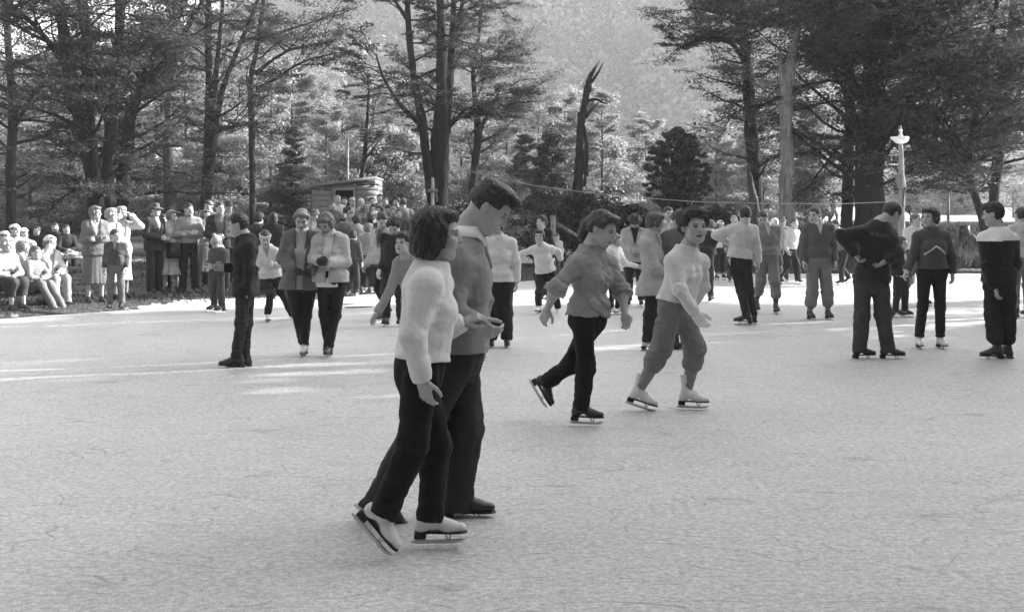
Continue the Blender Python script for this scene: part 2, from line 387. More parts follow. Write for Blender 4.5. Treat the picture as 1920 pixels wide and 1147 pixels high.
@cached
def hat_mesh(kind, res):
    if kind == 'fedora':
        a = np.linspace(0, 2 * np.pi, 28, endpoint=False); V = []
        prof = [(.070, .030), (.074, .045), (.137, .034), (.142, .040), (.137, .044), (.080, .056), (.076, .075), (.072, .12), (.060, .142), (.03, .136), (.004, .128)]
        for i, (r, h) in enumerate(prof):
            dip = .018 * np.cos(a) ** 2 * (r > .1); cr = -.0 if i < 8 else -.014 * np.abs(np.cos(a))
            V.append(np.stack([np.sin(a) * r * .93, np.cos(a) * r * 1.18 - .005, h - dip * (np.cos(a) > 0) + dip * .3 * (np.cos(a) < 0) + cr], 1))
        k = np.arange(28); F = [np.stack([i * 28 + (k + 1) % 28, i * 28 + k, i * 28 + 28 + k, i * 28 + 28 + (k + 1) % 28], 1) for i in range(len(prof) - 1)]
        return np.concatenate(V), np.concatenate(F)
    g = G([(-.12, -.15, -.14), (.12, .13, .22)], .01, res); x, y, z = g.P.T
    if kind == 'cap':
        g.ell((0, -.014, .045), (.088, .108, .082)); g.sub(z - .045 - .15 * y, .01); g.ell((0, .085, .050), (.055, .05, .009), k=.006)
    elif kind == 'beanie' or kind == 'pompom':
        g.ell((0, -.014, .045), (.088, .106, .092)); g.sub(z - .035, .004); g.cone((-.0, -.014, .045), (0, -.014, .046), .0, .0, k=.0)
        g.u(np.maximum(g.f_ell((0, -.014, .045), (.094, .113, .2)), np.abs(z - .052) - .018), .006)
        if kind == 'pompom': g.ell((0, -.02, .155), (.03, .03, .028), k=.005)
        g.folds(.0015, 160, 1, (1, 1, .1))
    elif kind == 'scarf':
        g.ell((0, -.018, .032), (.088, .107, .092)); g.ell((0, -.05, -.04), (.078, .06, .07), k=.03); g.sub(np.maximum(z - .06, .04 - y), .01)
        g.cone((0, .03, -.118), (0, .05, -.15), .02, .012, k=.02)
    elif kind == 'band':
        g.u(np.maximum(np.maximum(g.f_ell((0, -.02, .034), (.0995, .1125, .102)), -g.f_ell((0, -.02, .034), (.094, .107, .097))), np.abs(y - .030 + .3 * (z - .1)) - .004), 0)
        g.d = np.maximum(g.d, .085 - z); g.d = np.maximum(g.d, x - .03)
    elif kind == 'headband':
        g.u(np.maximum(g.f_ell((0, -.014, .05), (.092, .110, .12)), np.abs(z - .052 - .1 * y) - .016), 0)
    return g.mesh()
FING = [(.030, .074, .0088), (.010, .082, .0090), (-.010, .077, .0086), (-.028, .060, .0076)]
@cached
def hand_mesh(res, pose, sx, fat):
    "wrist at the origin, fingers towards +z, palm facing +y, thumb on the +x side (times sx)"
    curl = {'relax': (.35, .45, .35), 'grip': (.9, 1.0, .6), 'flat': (.1, .15, .1), 'spread': (.15, .3, .2), 'hold': (.65, .75, .4)}[pose]
    g = G([(-.09, -.04, -.05), (.09, .11, .2)], .005, res); f = .004 * fat
    g.cone((.0, 0, -.05), (0, 0, .015), .027 + f, .027 + f, n=(0, 1, 0), sc=1.35)
    g.u(g.f_box((.003, .0, .052), (.039 + f, .0135 + f, .042), .013), .02); g.ell((.022, .010, .035), (.018 + f, .014 + f, .03), k=.012); g.ell((-.022, .008, .035), (.014, .011, .032), k=.012)
    for i, (x0, L, r) in enumerate(FING):
        p = np.array([x0, .0, .088 - .004 * abs(i - 1)]); a = 0; spread = (x0 - .002) * (1.1 if pose == 'spread' else .25)
        for q, fr in enumerate((.46, .30, .24)):
            a += curl[q] * (1 + .13 * i); nx = p + L * fr * np.array([spread / .03 * .12 if q == 0 else spread, np.sin(a), np.cos(a)])
            rr = r + f; g.cone(p, nx, rr * (1 - .07 * q), rr * (.93 - .08 * q), k=.004 if q else .008); p = nx
    b = .5 if pose in ('relax', 'flat', 'spread') else .15
    p0 = np.array([.030, .006, .020]); p1 = p0 + (.030 * (b + .5), .016, .032); p2 = p1 + (.012 * b, .014 if pose != 'flat' else .004, .028); p3 = p2 + (-.004, .012, .020)
    g.cone(p0, p1, .014 + f, .0115 + f, k=.012); g.cone(p1, p2, .0108 + f, .0098 + f, k=.004); g.cone(p2, p3, .0096 + f, .008 + f, k=.004)
    V, F = g.mesh(); V = V * np.array([sx, 1, 1])
    return V, (F if sx > 0 else F[:, ::-1])
@cached
def boot_mesh(res, kind):
    "ankle joint at the origin; sole at z = -.085"
    g = G([(-.05, -.09, -.1), (.05, .21, .15)], .012, res)
    g.cone((0, -.035, -.05), (0, -.02, .0), .040, .038, n=(1, 0, 0), sc=1.15, k=.02)
    g.cone((0, .0, -.02), (0, .10, -.058), .040, .031, n=(1, 0, 0), sc=1.0, k=.03)
    g.cone((0, .09, -.062), (0, .160, -.066), .037, .029, n=(0, 0, 1), sc=1.25, k=.03); g.ell((0, -.045, -.055), (.031, .028, .035), k=.02)
    top = {'shoe': .02, 'low': .03, 'skate': .10, 'tall': .15}[kind]
    g.cone((0, -.012, -.0), (0, -.022, top), .038, .043, n=(1, 0, 0), sc=1.2, k=.03, cut=True)
    g.sub(g.P[:, 2] + .085, .004); return g.mesh()
def skate(kind, R, org, name, col, parent, porg, res, lace, blade, fs=1.0):
    "one boot with sole, heel, laces and, on the ice, a steel blade"
    R = np.asarray(R) * fs; tf = lambda V: V @ R.T + org
    dark = col < .2
    V, F = boot_mesh(res, kind)
    bo = obj('boot' if kind != 'shoe' else 'shoe', tf(V), F, mat('boot_leather', col, .42, 'leather', .5), parent, porg)
    if res > .02: 
        if blade: 
            B = join([box((0, .045, -.135), (.002, .125, .012)), box((0, -.045, -.105), (.012, .012, .02)), box((0, .10, -.105), (.012, .015, .02))]); obj('blade', tf(B[0]), B[1], mat('blade_steel', .6, .25, 'metal'), bo, porg, smooth=False)
        return bo
    sm = mat('sole_leather', .02, .5, 'leather')
    oy = np.array([-.078, -.06, -.02, .02, .06, .1, .14, .17, .192]); ow = np.array([.018, .03, .031, .028, .032, .038, .038, .030, .012])
    a = []; n = len(oy)
    for zz in (-.084, -.092):
        a += [(-w, y, zz - (.0 if y > .0 else 0)) for w, y in zip(ow, oy)] + [(w, y, zz) for w, y in zip(ow, oy)]
    a = np.array(a); F = []
    for i in range(n - 1):
        F += [[i, i + 1, n + i + 1, n + i], [2*n+i, 3*n+i, 3*n+i+1, 2*n+i+1], [i, 2*n+i, 2*n+i+1, i+1], [n+i, n+i+1, 3*n+i+1, 3*n+i]]
    F += [[0, n, 3*n, 2*n], [n-1, 3*n-1, 4*n-1, 2*n-1]]
    hl = box((0, -.05, -.106), (.028, .030, .0145), bev=.004); sl = join([(a, np.array(F)), hl])
    obj('sole', tf(sl[0]), sl[1], sm, bo, porg, smooth=False)
    if blade:
        yy = np.linspace(-.095, .19, 12); zb = -.148 + np.maximum(0, (yy - .13) / .06) ** 2 * .022 + np.maximum(0, (-.07 - yy) / .03) ** 2 * .006
        zt = np.full(12, -.128); zt[-2:] = (-.124, -.122); Vb = []
        for s in (-.002, .002):
            Vb += [(s, y, z) for y, z in zip(yy, zb)] + [(s, y, z) for y, z in zip(yy, zt)]
        Vb = np.array(Vb); Fb = []
        for i in range(11): Fb += [[i, i+1, 13+i, 12+i], [24+i, 36+i, 37+i, 25+i], [i, 24+i, 25+i, i+1], [12+i, 13+i, 37+i, 36+i]]
        Fb += [[0, 12, 36, 24], [11, 35, 47, 23]]
        ps = [(Vb, np.array(Fb))]
        for y0, zt0 in ((-.05, -.119), (.095, -.09)):
            ps += [tube([(0, y0 - .018, zt0), (0, y0 - .004, -.130)], [.008, .005], 6), tube([(0, y0 + .018, zt0), (0, y0 + .004, -.130)], [.008, .005], 6), box((0, y0, zt0 - .002), (.02, .03, .002))]
        B = join(ps); obj('blade', tf(B[0]), B[1], mat('blade_steel', .55, .28, 'metal'), bo, porg, smooth=False)
    if lace:
        L = []; 
        ys = np.linspace(0, 1, 6 if kind in ('low', 'shoe') else 10)
        for i, t in enumerate(ys):
            y = .098 - .075 * min(t * 2, 1); z = -.026 + .052 * min(t * 2, 1) if t < .5 else .028 + (t - .5) * 2 * ({'tall': .10, 'skate': .06}.get(kind, .0))
            if t >= .5: y = .026 + .000 * t
            w = .013; L.append(tube([(-w, y - .006, z - .004), (0, y + .004, z + .003), (w, y - .006, z + .004)], .0021, 5))
        L.append(tube([(0, .092, -.02), (0, .03, .026)] if kind in ('low', 'shoe') else [(0, .092, -.02), (0, .03, .026), (0, .03, .12)], .002, 5)); L = join(L); obj('laces', tf(L[0]), L[1], mat('bootlace', .55 if dark else .35), bo, porg)
    return bo

# ------------------------------------------------------------------ the person builder
def person(label, group=None, px=None, foot=None, top=None, Y=None, yaw=0, hyaw=None, pitch=0, roll=0, J=None, fem=False,
           head_s=None, hair='short', hg=.03, hat=None, hatg=.5, skin=.38, mouth=0,
           upper=None, lower=None, feet='skate', fcol=.02, fyaw=None, fpitch=(0, 0), pose='stand', extra=(), gz=0.0,
           gloves=None, handp=('relax', 'relax'), palm=None, sock=None, H=None, lean=0.0, cat='person', socks=None, blades=True):
    """yaw 0 faces the camera, 90 faces photo right. J overrides joints with (px, py, depth offset)."""
    if Y is None: Y = EYE * FPX / (foot - HY) if gz == 0 else (EYE - gz) * FPX / (foot - HY)
    org = np.array([(px - CX) * Y / FPX, Y, gz])
    if H is None: H = (foot - top) * Y / FPX
    s = H / 1.75; blade = feet == 'skate' and blades; az = (.148 if blade else .092) * (.6 + .4 * s)
    m2 = Y / FPX; res = min(max(m2 * 1.25 if Y < 9 else m2 * 1.5, .006), .035); hres = min(max(m2 * .8, .0032), .014)
    yr = math.radians(yaw); f = np.array([math.sin(yr), -math.cos(yr), 0]); l = np.array([math.cos(yr), math.sin(yr), 0]); up = np.array([0, 0, 1.0])
    if hyaw is None: hyaw = yaw
    hs = 1.06 * (head_s or (.6 + .4 * s) * (.97 if fem else 1))
    k = {}
    sw = .175 * s * (.88 if fem else 1); hw = .09 * s
    k['hip'] = org + up * (.95 * s); k['nk'] = org + up * (1.475 * s) + f * .0; k['hd'] = org + up * (1.625 * s) + f * .03
    for sd, sg in (('L', 1), ('R', -1)):
        k['sh' + sd] = org + l * sg * sw + up * 1.405 * s; k['el' + sd] = org + l * sg * (sw + .06 * s) + up * 1.13 * s - f * .03; k['wr' + sd] = org + l * sg * (sw + .07 * s) + up * .90 * s + f * .05
        k['kn' + sd] = org + l * sg * (hw + .02) + up * .51 * s + f * .02; k['an' + sd] = org + l * sg * (hw + .03) + up * az
    def arm(sd, e, w):
        sg = 1 if sd == 'L' else -1
        k['el' + sd] = k['sh' + sd] + (l * sg * e[0] + f * e[1] + up * e[2]) * s; k['wr' + sd] = k['sh' + sd] + (l * sg * w[0] + f * w[1] + up * w[2]) * s
    if 'crossed' in pose: arm('L', (.07, .05, -.28), (-.20, .20, -.27)); arm('R', (.07, .05, -.28), (-.20, .24, -.24))
    if 'front' in pose: arm('L', (.06, .02, -.28), (-.12, .22, -.33)); arm('R', (.06, .02, -.28), (-.12, .22, -.33))
    if 'hips' in pose: arm('L', (.20, -.06, -.24), (.02, .08, -.36)); arm('R', (.20, -.06, -.24), (.02, .08, -.36))
    if 'shade' in pose: arm('R', (.22, .10, -.02), (-.05, .20, .20))
    if 'shadeL' in pose: arm('L', (.22, .10, -.02), (-.05, .20, .20))
    if 'walk' in pose:
        k['knL'] += f * .12 * s; k['anL'] += f * .16 * s; k['knR'] += -f * .02; k['anR'] += -f * .24 * s + up * .06; fpitch = (0, -25)
        k['wrL'] -= f * .12; k['wrR'] += f * .10
    if 'sit' in pose:
        k['hip'] = org + up * .50 * s; dz = up * (-.45 * s); bk = 'lean' in pose
        for j in ('nk', 'hd', 'shL', 'shR'): k[j] = k[j] + dz + f * .12 * s
        for sd, sg in (('L', 1), ('R', -1)):
            k['kn' + sd] = k['hip'] + l * sg * .12 * s + f * .42 * s + up * .02; k['an' + sd] = k['kn' + sd] + f * (.04 if 'out' not in pose else .34) * s - up * (.50 * s - az) * (1 if 'out' not in pose else .8)
            if 'shade' in pose and (sd == 'R') != ('shadeL' in pose): arm(sd, (.14, .22, -.06), (-.02, .20, .18)); continue
            k['el' + sd] = k['sh' + sd] + f * .10 + l * sg * .06 - up * .27 * s; k['wr' + sd] = k['kn' + sd] - f * .10 + up * .09 - l * sg * .06
            if 'out' in pose: k['an' + sd][2] = az
    if lean:
        for j in ('nk', 'hd', 'shL', 'shR', 'elL', 'elR', 'wrL', 'wrR'):
            h = k[j][2] - k['hip'][2]; k[j] = k[j] + f * math.sin(lean) * h - up * h * (1 - math.cos(lean))
    for j, v in (J or {}).items():
        p = W(v[0], v[1], Y) ; dy = v[2] if len(v) > 2 else None
        if dy is None: dy = k[j][1] - Y
        k[j] = W(v[0], v[1], Y + dy)
    if J and 'hip' in J: org = np.array([k['hip'][0], Y, gz])
    if 'sit' in pose: k['hip'] = k['hip'] + 0
    K = lambda j: k[j]
    root = empty('person', org, label, cat, group)
    tz = nrm(K('nk') - K('hip')); acr = nrm(K('shL') - K('shR')); hipl = l
    R = frame(f - 0, tz); rt = nrm(-acr - tz * np.dot(-acr, tz)); fw = np.cross(tz, rt)
    if np.dot(fw, f) < 0: fw = -fw; rt = -rt
    rt = nrm(.55 * rt + .45 * R[:, 0]); fw = nrm(np.cross(tz, rt)); rt = np.cross(fw, tz); R = np.stack([rt, fw, tz], 1)
    L = np.linalg.norm(K('nk') - K('hip')); O = K('hip'); U = lambda t: t * L
    w = s * (H and 1.0)
    ts = np.array([-.22, 0, .33, .62, .84, 1.0, 1.1])
    HW = np.array([.145, .168, .132, .155, .15, .085, .055]) * s; HD = np.array([.10, .118, .098, .118, .105, .075, .055]) * s
    if fem: HW = np.array([.145, .172, .120, .138, .132, .07, .045]) * s; HD = np.array([.105, .122, .09, .102, .095, .065, .045]) * s
    up_ = dict(upper or {}); fat = up_.get('fat', 0); HW = HW + fat * np.array([.3, .6, 1, 1, .7, 0, 0]); HD = HD + fat * np.array([.3, .6, 1, 1, .5, 0, 0])
    hunch = up_.get('hunch', .0); CY = -hunch * np.sin(np.pi * np.clip(ts, 0, 1)) + np.array([0, 0, .01, .0, -.02, -.02, -.01]) * s
    hj = {sd: O - rt * sg * hw - tz * .02 for sd, sg in (('L', 1), ('R', -1))}
    hj = {sd: O + (l * sg * hw if abs(np.dot(l, rt)) < 2 else 0) - tz * .02 for sd, sg in (('L', 1), ('R', -1))}
    bust = [O + tz * U(.60) + fw * (.076 * s) + rt * sg * .064 * s for sg in (-1, 1)]
    # hands and forearms
    hsz = hs / 1.06 * (.98 if not fem else .88)
    parts = []; hv = {}
    for i, sd in enumerate('LR'):
        d = nrm(K('wr' + sd) - K('el' + sd)); sg = 1 if sd == 'L' else -1
        pf = (palm or {}).get(sd); pf = np.asarray(pf, float) if pf is not None else (-l * sg)
        if abs(np.dot(nrm(pf), d)) > .9: pf = -l * sg + .3 * up
        Rh = frame(pf, d)                       # x = pf x d
        thumb_dir = f * .6 + up * .4 if pf is None else (f + up * .5)
        sx = 1 if np.dot(Rh[:, 0], f + .6 * up) > 0 else -1
        if palm and palm.get('T' + sd) is not None: sx = 1 if np.dot(Rh[:, 0], palm['T' + sd]) > 0 else -1
        V, F = hand_mesh(max(hres * .8, .0032), handp[i], sx, 2 if gloves is not None else 0)
        hv[sd] = (V * hsz @ Rh.T + K('wr' + sd), F)
    if gloves is None: parts += [hv['L'], hv['R']]
    sleeve = up_.get('sleeve', 'long')
    for sd in 'LR':
        a, b = K('el' + sd), K('wr' + sd); gg = G([a, b], .07, res)
        gg.cone(a, b, .043 * s, .026 * s, k=.0); gg.ell(a + (b - a) * .25, (.046 * s,) * 3, k=.03); gg.cone(K('sh' + sd) * .5 + a * .5, a, .046 * s, .042 * s, k=.03); parts.append(gg.mesh())
    # trunk and legs under the clothes
    rb = max(res, .014) * 1.3; gg = G([K(j) for j in ('nk', 'shL', 'shR', 'elL', 'elR', 'hip', 'knL', 'knR', 'anL', 'anR')], .14, rb)
    gg.u(gg.f_loft(O, R, U(np.array([-.08, 0.04, .33, .62, .84, 1.0, 1.1])), np.r_[HW[0] * .7, HW[1] * .86, HW[2:] * .9], np.r_[HD[0] * .7, HD[1] * .84, HD[2:] * .9], cy=CY), .02)
    for sd in 'LR':
        gg.cone(K('sh' + sd), K('el' + sd), .045 * s, .038 * s, k=.03); gg.cone(hj[sd], K('kn' + sd), .070 * s, .048 * s, k=.02); gg.cone(K('kn' + sd), K('an' + sd), .052 * s, .036 * s, k=.03)
    parts.append(gg.mesh())
    # head
    hyr = math.radians(hyaw); hf = np.array([math.sin(hyr), -math.cos(hyr), 0]); hr = np.cross(hf, up); pr = math.radians(pitch)
    hf2 = hf * math.cos(pr) - up * math.sin(pr); hu = hf * math.sin(pr) + up * math.cos(pr); rr = math.radians(roll)
    hu = nrm(hu * math.cos(rr) + hr * math.sin(rr)); HR = frame(hf2, hu)
    HV, HF, HT = head_mesh(hres, fem, mouth); HVw = HV * hs @ HR.T + K('hd')
    gn = G([K('hd'), K('nk')], .10, max(res * .8, .006)); nb = K('hd') + HR @ np.array([0, -.03, -.07]) * hs
    gn.cone(nb, K('nk') + tz * .0, .050 * hs * (.92 if fem else 1.08), .058 * hs * (.92 if fem else 1.08), k=.02)
    gn.cone(K('nk') + tz * .02, K('nk') - tz * .10 - fw * .01, .06 * s, .085 * s, k=.05); parts.append(gn.mesh())
    V, F = join(parts); nV = len(V); V2, F2 = join([(V, F), (HVw, HF)])
    bo = obj('body', V2, F2, mat('skin', skin, .5, 'skin', .35, .06), root, org)
    tn = np.ones((len(V2), 4), np.float32); tn[nV:, :3] = HT[:, None]
    at = bo.data.attributes.new('tone', 'FLOAT_COLOR', 'POINT'); at.data.foreach_set('color', tn.ravel())
    if gloves is not None:
        for sd in 'LR': obj('glove', hv[sd][0], hv[sd][1], mat('glove_wool', gloves, .9, 'knit'), root, org)
    if hair:
        V, F = hair_mesh(hair, max(hres, .0045))
        if Y < 14:      # loose strands that break the outline
            r = np.random.RandomState(int(Y * 10) + len(V) % 50); m = {'curly': 420, 'cropcurl': 260, 'bob': 110, 'wavebob': 200, 'quiff': 50}.get(hair, 160); ce = np.array([0, -.02, .02]); lk = []
            ids = r.choice(len(V), m * 2); ids = [i for i in ids if V[i, 2] > -.09][:m]; cu = {'curly': .012, 'cropcurl': .006, 'bob': .002}.get(hair, .0025)
            for i in ids:
                p = V[i]; n = nrm(p - ce); t = nrm(np.cross(n, [1, 0, 0]) * (1 if hair in ('quiff', 'short', 'upswept') else r.choice([-1, 1])) + .6 * r.randn(3)); t = nrm(t - n * np.dot(t, n)); b = np.cross(n, t); Ls = r.uniform(.015, .034)
                P4 = np.array([p - n * .004 + t * 0, p + t * Ls * .33 + n * cu * .5, p + t * Ls * .66 + n * cu * r.uniform(.2, 1) + b * cu * r.uniform(-1, 1), p + t * Ls * (.8 if cu > .008 else 1) + n * cu * r.uniform(-.4, .6)])
                lk.append(tube(P4, [.0018, .0015, .001, .0004], 4, cap=False))
            V, F = join([(V, F)] + lk)
        obj('hair', V * hs @ HR.T + K('hd'), F, mat('hair', hg, .5, 'hair', .4), root, org)
    if hat:
        V, F = hat_mesh(hat, max(hres, .005)); obj({'fedora': 'felt_hat', 'scarf': 'head_scarf', 'band': 'hair_band', 'headband': 'headband'}.get(hat, 'cap'), V * hs @ HR.T + K('hd'), F, mat('hat_cloth', hatg, .8, 'knit' if hat in ('beanie', 'pompom') else 'cloth'), root, org)
    # upper garment
    if upper:
        def top_field(mg, hem, sl, cuffcut, rs, sleeve_r=1.0, blouse=0, flare=0, topt=1.04, foldamp=.005, seed=1, cutw=0):
            arm_ = [K('shL'), K('shR')] + ([K('elL'), K('elR')] if sl else []) + ([K('wrL'), K('wrR')] if sl else [])
            ht = hem / L
            gg = G(arm_ + [O + tz * hem, K('nk')], .17 + flare, rs)
            hw2 = HW + mg; hd2 = HD + mg
            z = U(ts).copy(); za = np.array([hem, hem + .055 * s, hem + .12 * s])
            def at_(v, zz): return np.interp(zz, U(ts), v)
            zz = np.concatenate([za, [q for q in U(np.array([.33, .62, .84, 1.0])) if q > za[-1] + .03], [U(topt if up_.get('collar') is None or up_['kind'] != 'sweater' else .985) + .02]])
            a_ = at_(hw2, zz); b_ = at_(hd2, zz); c_ = at_(CY, zz)
            a_[0] += .006; b_[0] += .006
            if blouse: a_[1] += blouse * .6; b_[1] += blouse * .6; a_[2] += blouse; b_[2] += blouse
            if flare: fl = np.clip((U(.4) - zz) / (U(.4) - hem), 0, 1) * flare; a_ += fl; b_ += fl
            a_[-1] = .06 * s + mg; b_[-1] = .058 * s + mg
            gg.u(gg.f_loft(O, R, zz, a_, b_, cy=c_), 0)
            if fem:
                for b in bust: gg.ell(b, ((.062 + mg * .5) * s, (.062 + mg * .5) * s, (.064 + mg * .5) * s), k=.035)
            else: gg.ell(O + tz * U(.72) + fw * .03, (.13 * s + mg, .09 * s + mg * .5, .10 * s), R=R, k=.05)
            nb2 = K('nk') - tz * .035 * s
            for i, sd in enumerate('LR'):
                gg.cone(nb2, K('sh' + sd), .048 * s + mg, .053 * s + mg * .6, k=.05)
                if sl:
                    sr = sleeve_r * s; e, wv, sh_ = K('el' + sd), K('wr' + sd), K('sh' + sd)
                    gg.cone(sh_, e, .050 * sr + mg * .4, .042 * sr + mg * .5, k=.05)
                    if sl == 'long':
                        dd = nrm(wv - e); en = wv - dd * .005
                        gg.u(smin(gg.f_cone(e, en - dd * .03, .042 * sr + mg * .5, .034 * sr + mg * .45), gg.f_cone(en - dd * .07, en, .033 * sr + mg * .5, .031 * sr + mg * .4, cut=True), .02), .03)
                    elif sl == 'rolled':
                        dd = nrm(wv - e); q = e + (wv - e) * .12; gg.cone(e, q, .053 * sr + mg * .8, .056 * sr + mg, k=.02, cut=True)
            if foldamp: gg.d -= .0; gg.folds(foldamp * 1.0, 15 / (.6 + .4 * s), seed, (1, 1, .9)); gg.folds(foldamp * .6, 34, seed + 7, (.6, .6, 1.1)); gg.folds(foldamp * .35, 75, seed + 9, (.8, .8, 1))
            if foldamp and rs < .02:
                foldamp = foldamp * (.62 if up_['kind'] == 'sweater' else 1.0)
                for i, sd in enumerate('LR'):
                    if sl: gg.crease(K('el' + sd), K('wr' + sd) - K('sh' + sd), foldamp * 1.0, 95, .10, seed + i)
                    gg.crease(K('sh' + sd) - tz * .07 + (O + tz * L * .8 - K('sh' + sd)) * .25, K('sh' + sd) - O, foldamp * 1.2, 80, .10, seed + 3 + i)
                gg.crease(O + tz * L * .28 + fw * .08, tz, foldamp * .9, 85, .16, seed + 5); gg.crease(O + tz * L * .28 - fw * .08, tz, foldamp * .9, 80, .16, seed + 6)
            return gg
        kind = up_['kind']; g0 = up_['g']; hem = up_.get('hem', .02) * s; sd_ = int(abs(px or 0) * 7 + (foot or 0)) % 97
        frontv = lambda gg: (gg.P - O.astype(np.float32)) @ R.astype(np.float32)
        sr = up_.get('sr', 1.0); fa = up_.get('fold', .005) if res < .022 else .003
        if kind in ('sweater', 'shirt', 'blouse'):
            gg = top_field((.026 if kind == 'sweater' else .024) if lower and lower['kind'] != 'skirt' else .022, hem, sleeve, 0, res, sr, .014 if kind != 'shirt' else .02, 0, 1.03, fa, sd_)
            q = frontv(gg)
            if up_.get('neck') in ('v', 'collar'):
                zt = U(1.06) - q[:, 2]; dep = .20 * s
                gg.sub(np.maximum(np.abs(q[:, 0]) - np.clip(.055 * (1 - zt / dep) , 0, .06) * s, -q[:, 1] + .0) if up_['neck'] == 'v' else np.maximum(np.abs(q[:, 0]) - np.clip(.045 * (1 - zt / (.12 * s)), 0, .05) * s, -q[:, 1]), .004)
            V, F = gg.mesh(); mt = mat('knitwear' if kind == 'sweater' else 'shirt_cloth', g0, .9, 'knit' if kind == 'sweater' else 'cloth')
            to = obj(kind, V, F, mt, root, org)
            if up_.get('neck') == 'v' and up_.get('collar') is not None:
                gi = top_field(.010, .12 * s, None, 0, res, 1, 0, 0, 1.03, 0, 3); V1, F1 = gi.mesh(); obj('shirt', V1, F1, mat('shirt_cloth', up_['collar'] * .8, .85, 'cloth'), root, org)
            if up_.get('yoke') is not None:
                c = V[F].mean(1); qq = (c - O) @ R; to.data.materials.append(mat('knitwear', up_['yoke'], .9, 'knit'))
                to.data.polygons.foreach_set('material_index', (qq[:, 2] > U(.80)).astype(np.int32)); to.data.update()
            if up_.get('chev') is not None:
                c = V[F].mean(1); qq = (c - O) @ R; to.data.materials.append(mat('knitwear', up_['chev'], .9, 'knit'))
                zc = U(.62) - np.abs(qq[:, 0]) * .75; mk = (np.abs(qq[:, 2] - zc) < .011) & (qq[:, 1] > .02) & (np.abs(qq[:, 0]) < .13)
                for sd in 'LR': mk |= np.linalg.norm(c - (K('wr' + sd) * .93 + K('el' + sd) * .07), axis=1) < .042
                to.data.polygons.foreach_set('material_index', mk.astype(np.int32)); to.data.update()
            if up_.get('xrow') is not None:      # a knitted row of crosses over the back
                c = V[F].mean(1); qq = (c - O) @ R; to.data.materials.append(mat('knitwear', up_['xrow'], .9, 'knit')); mk = np.zeros(len(F), bool)
                for i in range(4):
                    dx = qq[:, 0] - (-.081 + .054 * i); dz = qq[:, 2] - U(.80)
                    mk |= (np.abs(np.abs(dx) - np.abs(dz)) < .006) & (np.abs(dx) < .022) & (qq[:, 1] < 0)
                to.data.polygons.foreach_set('material_index', mk.astype(np.int32)); to.data.update()
        else:   # jacket, coat: open over an inner shirt
            fl = up_.get('flare', .02); inner = up_.get('inner', .4)
            gg = top_field(.036, hem, sleeve, 0, res, sr * 1.08, up_.get('blouse', 0), fl, 1.02, fa, sd_)
            q = frontv(gg); op = up_.get('open', .5)
            if op:
                zt = U(1.05) - q[:, 2]; wv = np.clip(.075 * (1 - zt / (.34 * s)), 0, 1) if op < .8 else np.clip(.030 + .045 * (1 - zt / (.4 * s)), .02, 1)
                if op >= 1: wv = wv + .02
                gg.sub(np.maximum(np.abs(q[:, 0]) - wv * s, -q[:, 1]), .004)
            V, F = gg.mesh(); to = obj('coat' if kind == 'coat' else 'jacket', V, F, mat('jacket_cloth', g0, .85, 'cloth'), root, org)
            if op:
                gi = top_field(.016, -.06 * s, None, 0, res, 1, 0, 0, 1.03, .002, 3); V, F = gi.mesh(); obj('shirt', V, F, mat('shirt_cloth', inner, .85, 'cloth'), root, org)
            if res < .016:   # lapels or turned down collar, buttons
                for sg in (-1, 1):
                    lp = []
                    for t, wd in ((0, .02), (.25, .05), (.6, .045), (1, .008)):
                        zc = U(1.03) - t * .28 * s; x0 = sg * (.075 * (1 - t * .8) + .004) * s if op < .8 else sg * (.07 - .03 * t) * s
                        yd = np.interp(zc, U(ts), HD) + np.interp(zc, U(ts), CY) + .036 * s
                        lp += [O + R @ np.array([x0, yd * (.99 - .9 * 0), zc]), O + R @ np.array([x0 + sg * wd * s, yd - .004 - wd * .22, zc + wd * .3])]
                    lp = np.array(lp); th = (fw * .007); n_ = len(lp); Vl = np.concatenate([lp, lp + th]); Fl = []
                    for i in range(0, n_ - 2, 2): Fl += [[i, i + 1, i + 3, i + 2], [n_ + i, n_ + i + 2, n_ + i + 3, n_ + i + 1], [i + 1, n_ + i + 1, n_ + i + 3, i + 3], [i, i + 2, n_ + i + 2, n_ + i]]
                    obj('lapel', Vl, np.array(Fl), mat('jacket_cloth', up_.get('lap', g0 * .8), .85, 'cloth'), to, org, smooth=False)
        if up_.get('collar') is not None:     # turned down collar round the neck
            a = np.linspace(-np.pi * .93, np.pi * .93, 26); Vc = []
            for (r0, z0) in ((.056, .045), (.060, .052), (.088, .012), (.084, .006)):
                for t in a:
                    pt = .030 * max(0, (abs(t) / np.pi - .72) / .2) if z0 < .02 else 0
                    cs = up_.get('cs', 1.0); Vc.append(K('nk') + (rt * math.sin(t) * r0 * 1.08 * cs + -fw * math.cos(t) * r0 * 1.05 * cs + fw * .012 + tz * (z0 * (1 + (cs - 1) * 2) - pt * (1 + (cs - 1) * 3) - .002)) * s)
            n_ = len(a); Vc = np.array(Vc); kk = np.arange(n_ - 1); Fc = np.concatenate([np.stack([i * n_ + kk, i * n_ + kk + 1, ((i + 1) % 4) * n_ + kk + 1, ((i + 1) % 4) * n_ + kk], 1) for i in range(4)])
            Fc = np.concatenate([Fc, [[0, n_, 2 * n_, 3 * n_], [n_ - 1, 4 * n_ - 1, 3 * n_ - 1, 2 * n_ - 1]]])
            obj('collar', Vc, Fc, mat('collar_cloth', up_['collar'], .8, 'cloth', var=.03, bump=.1), root, org)
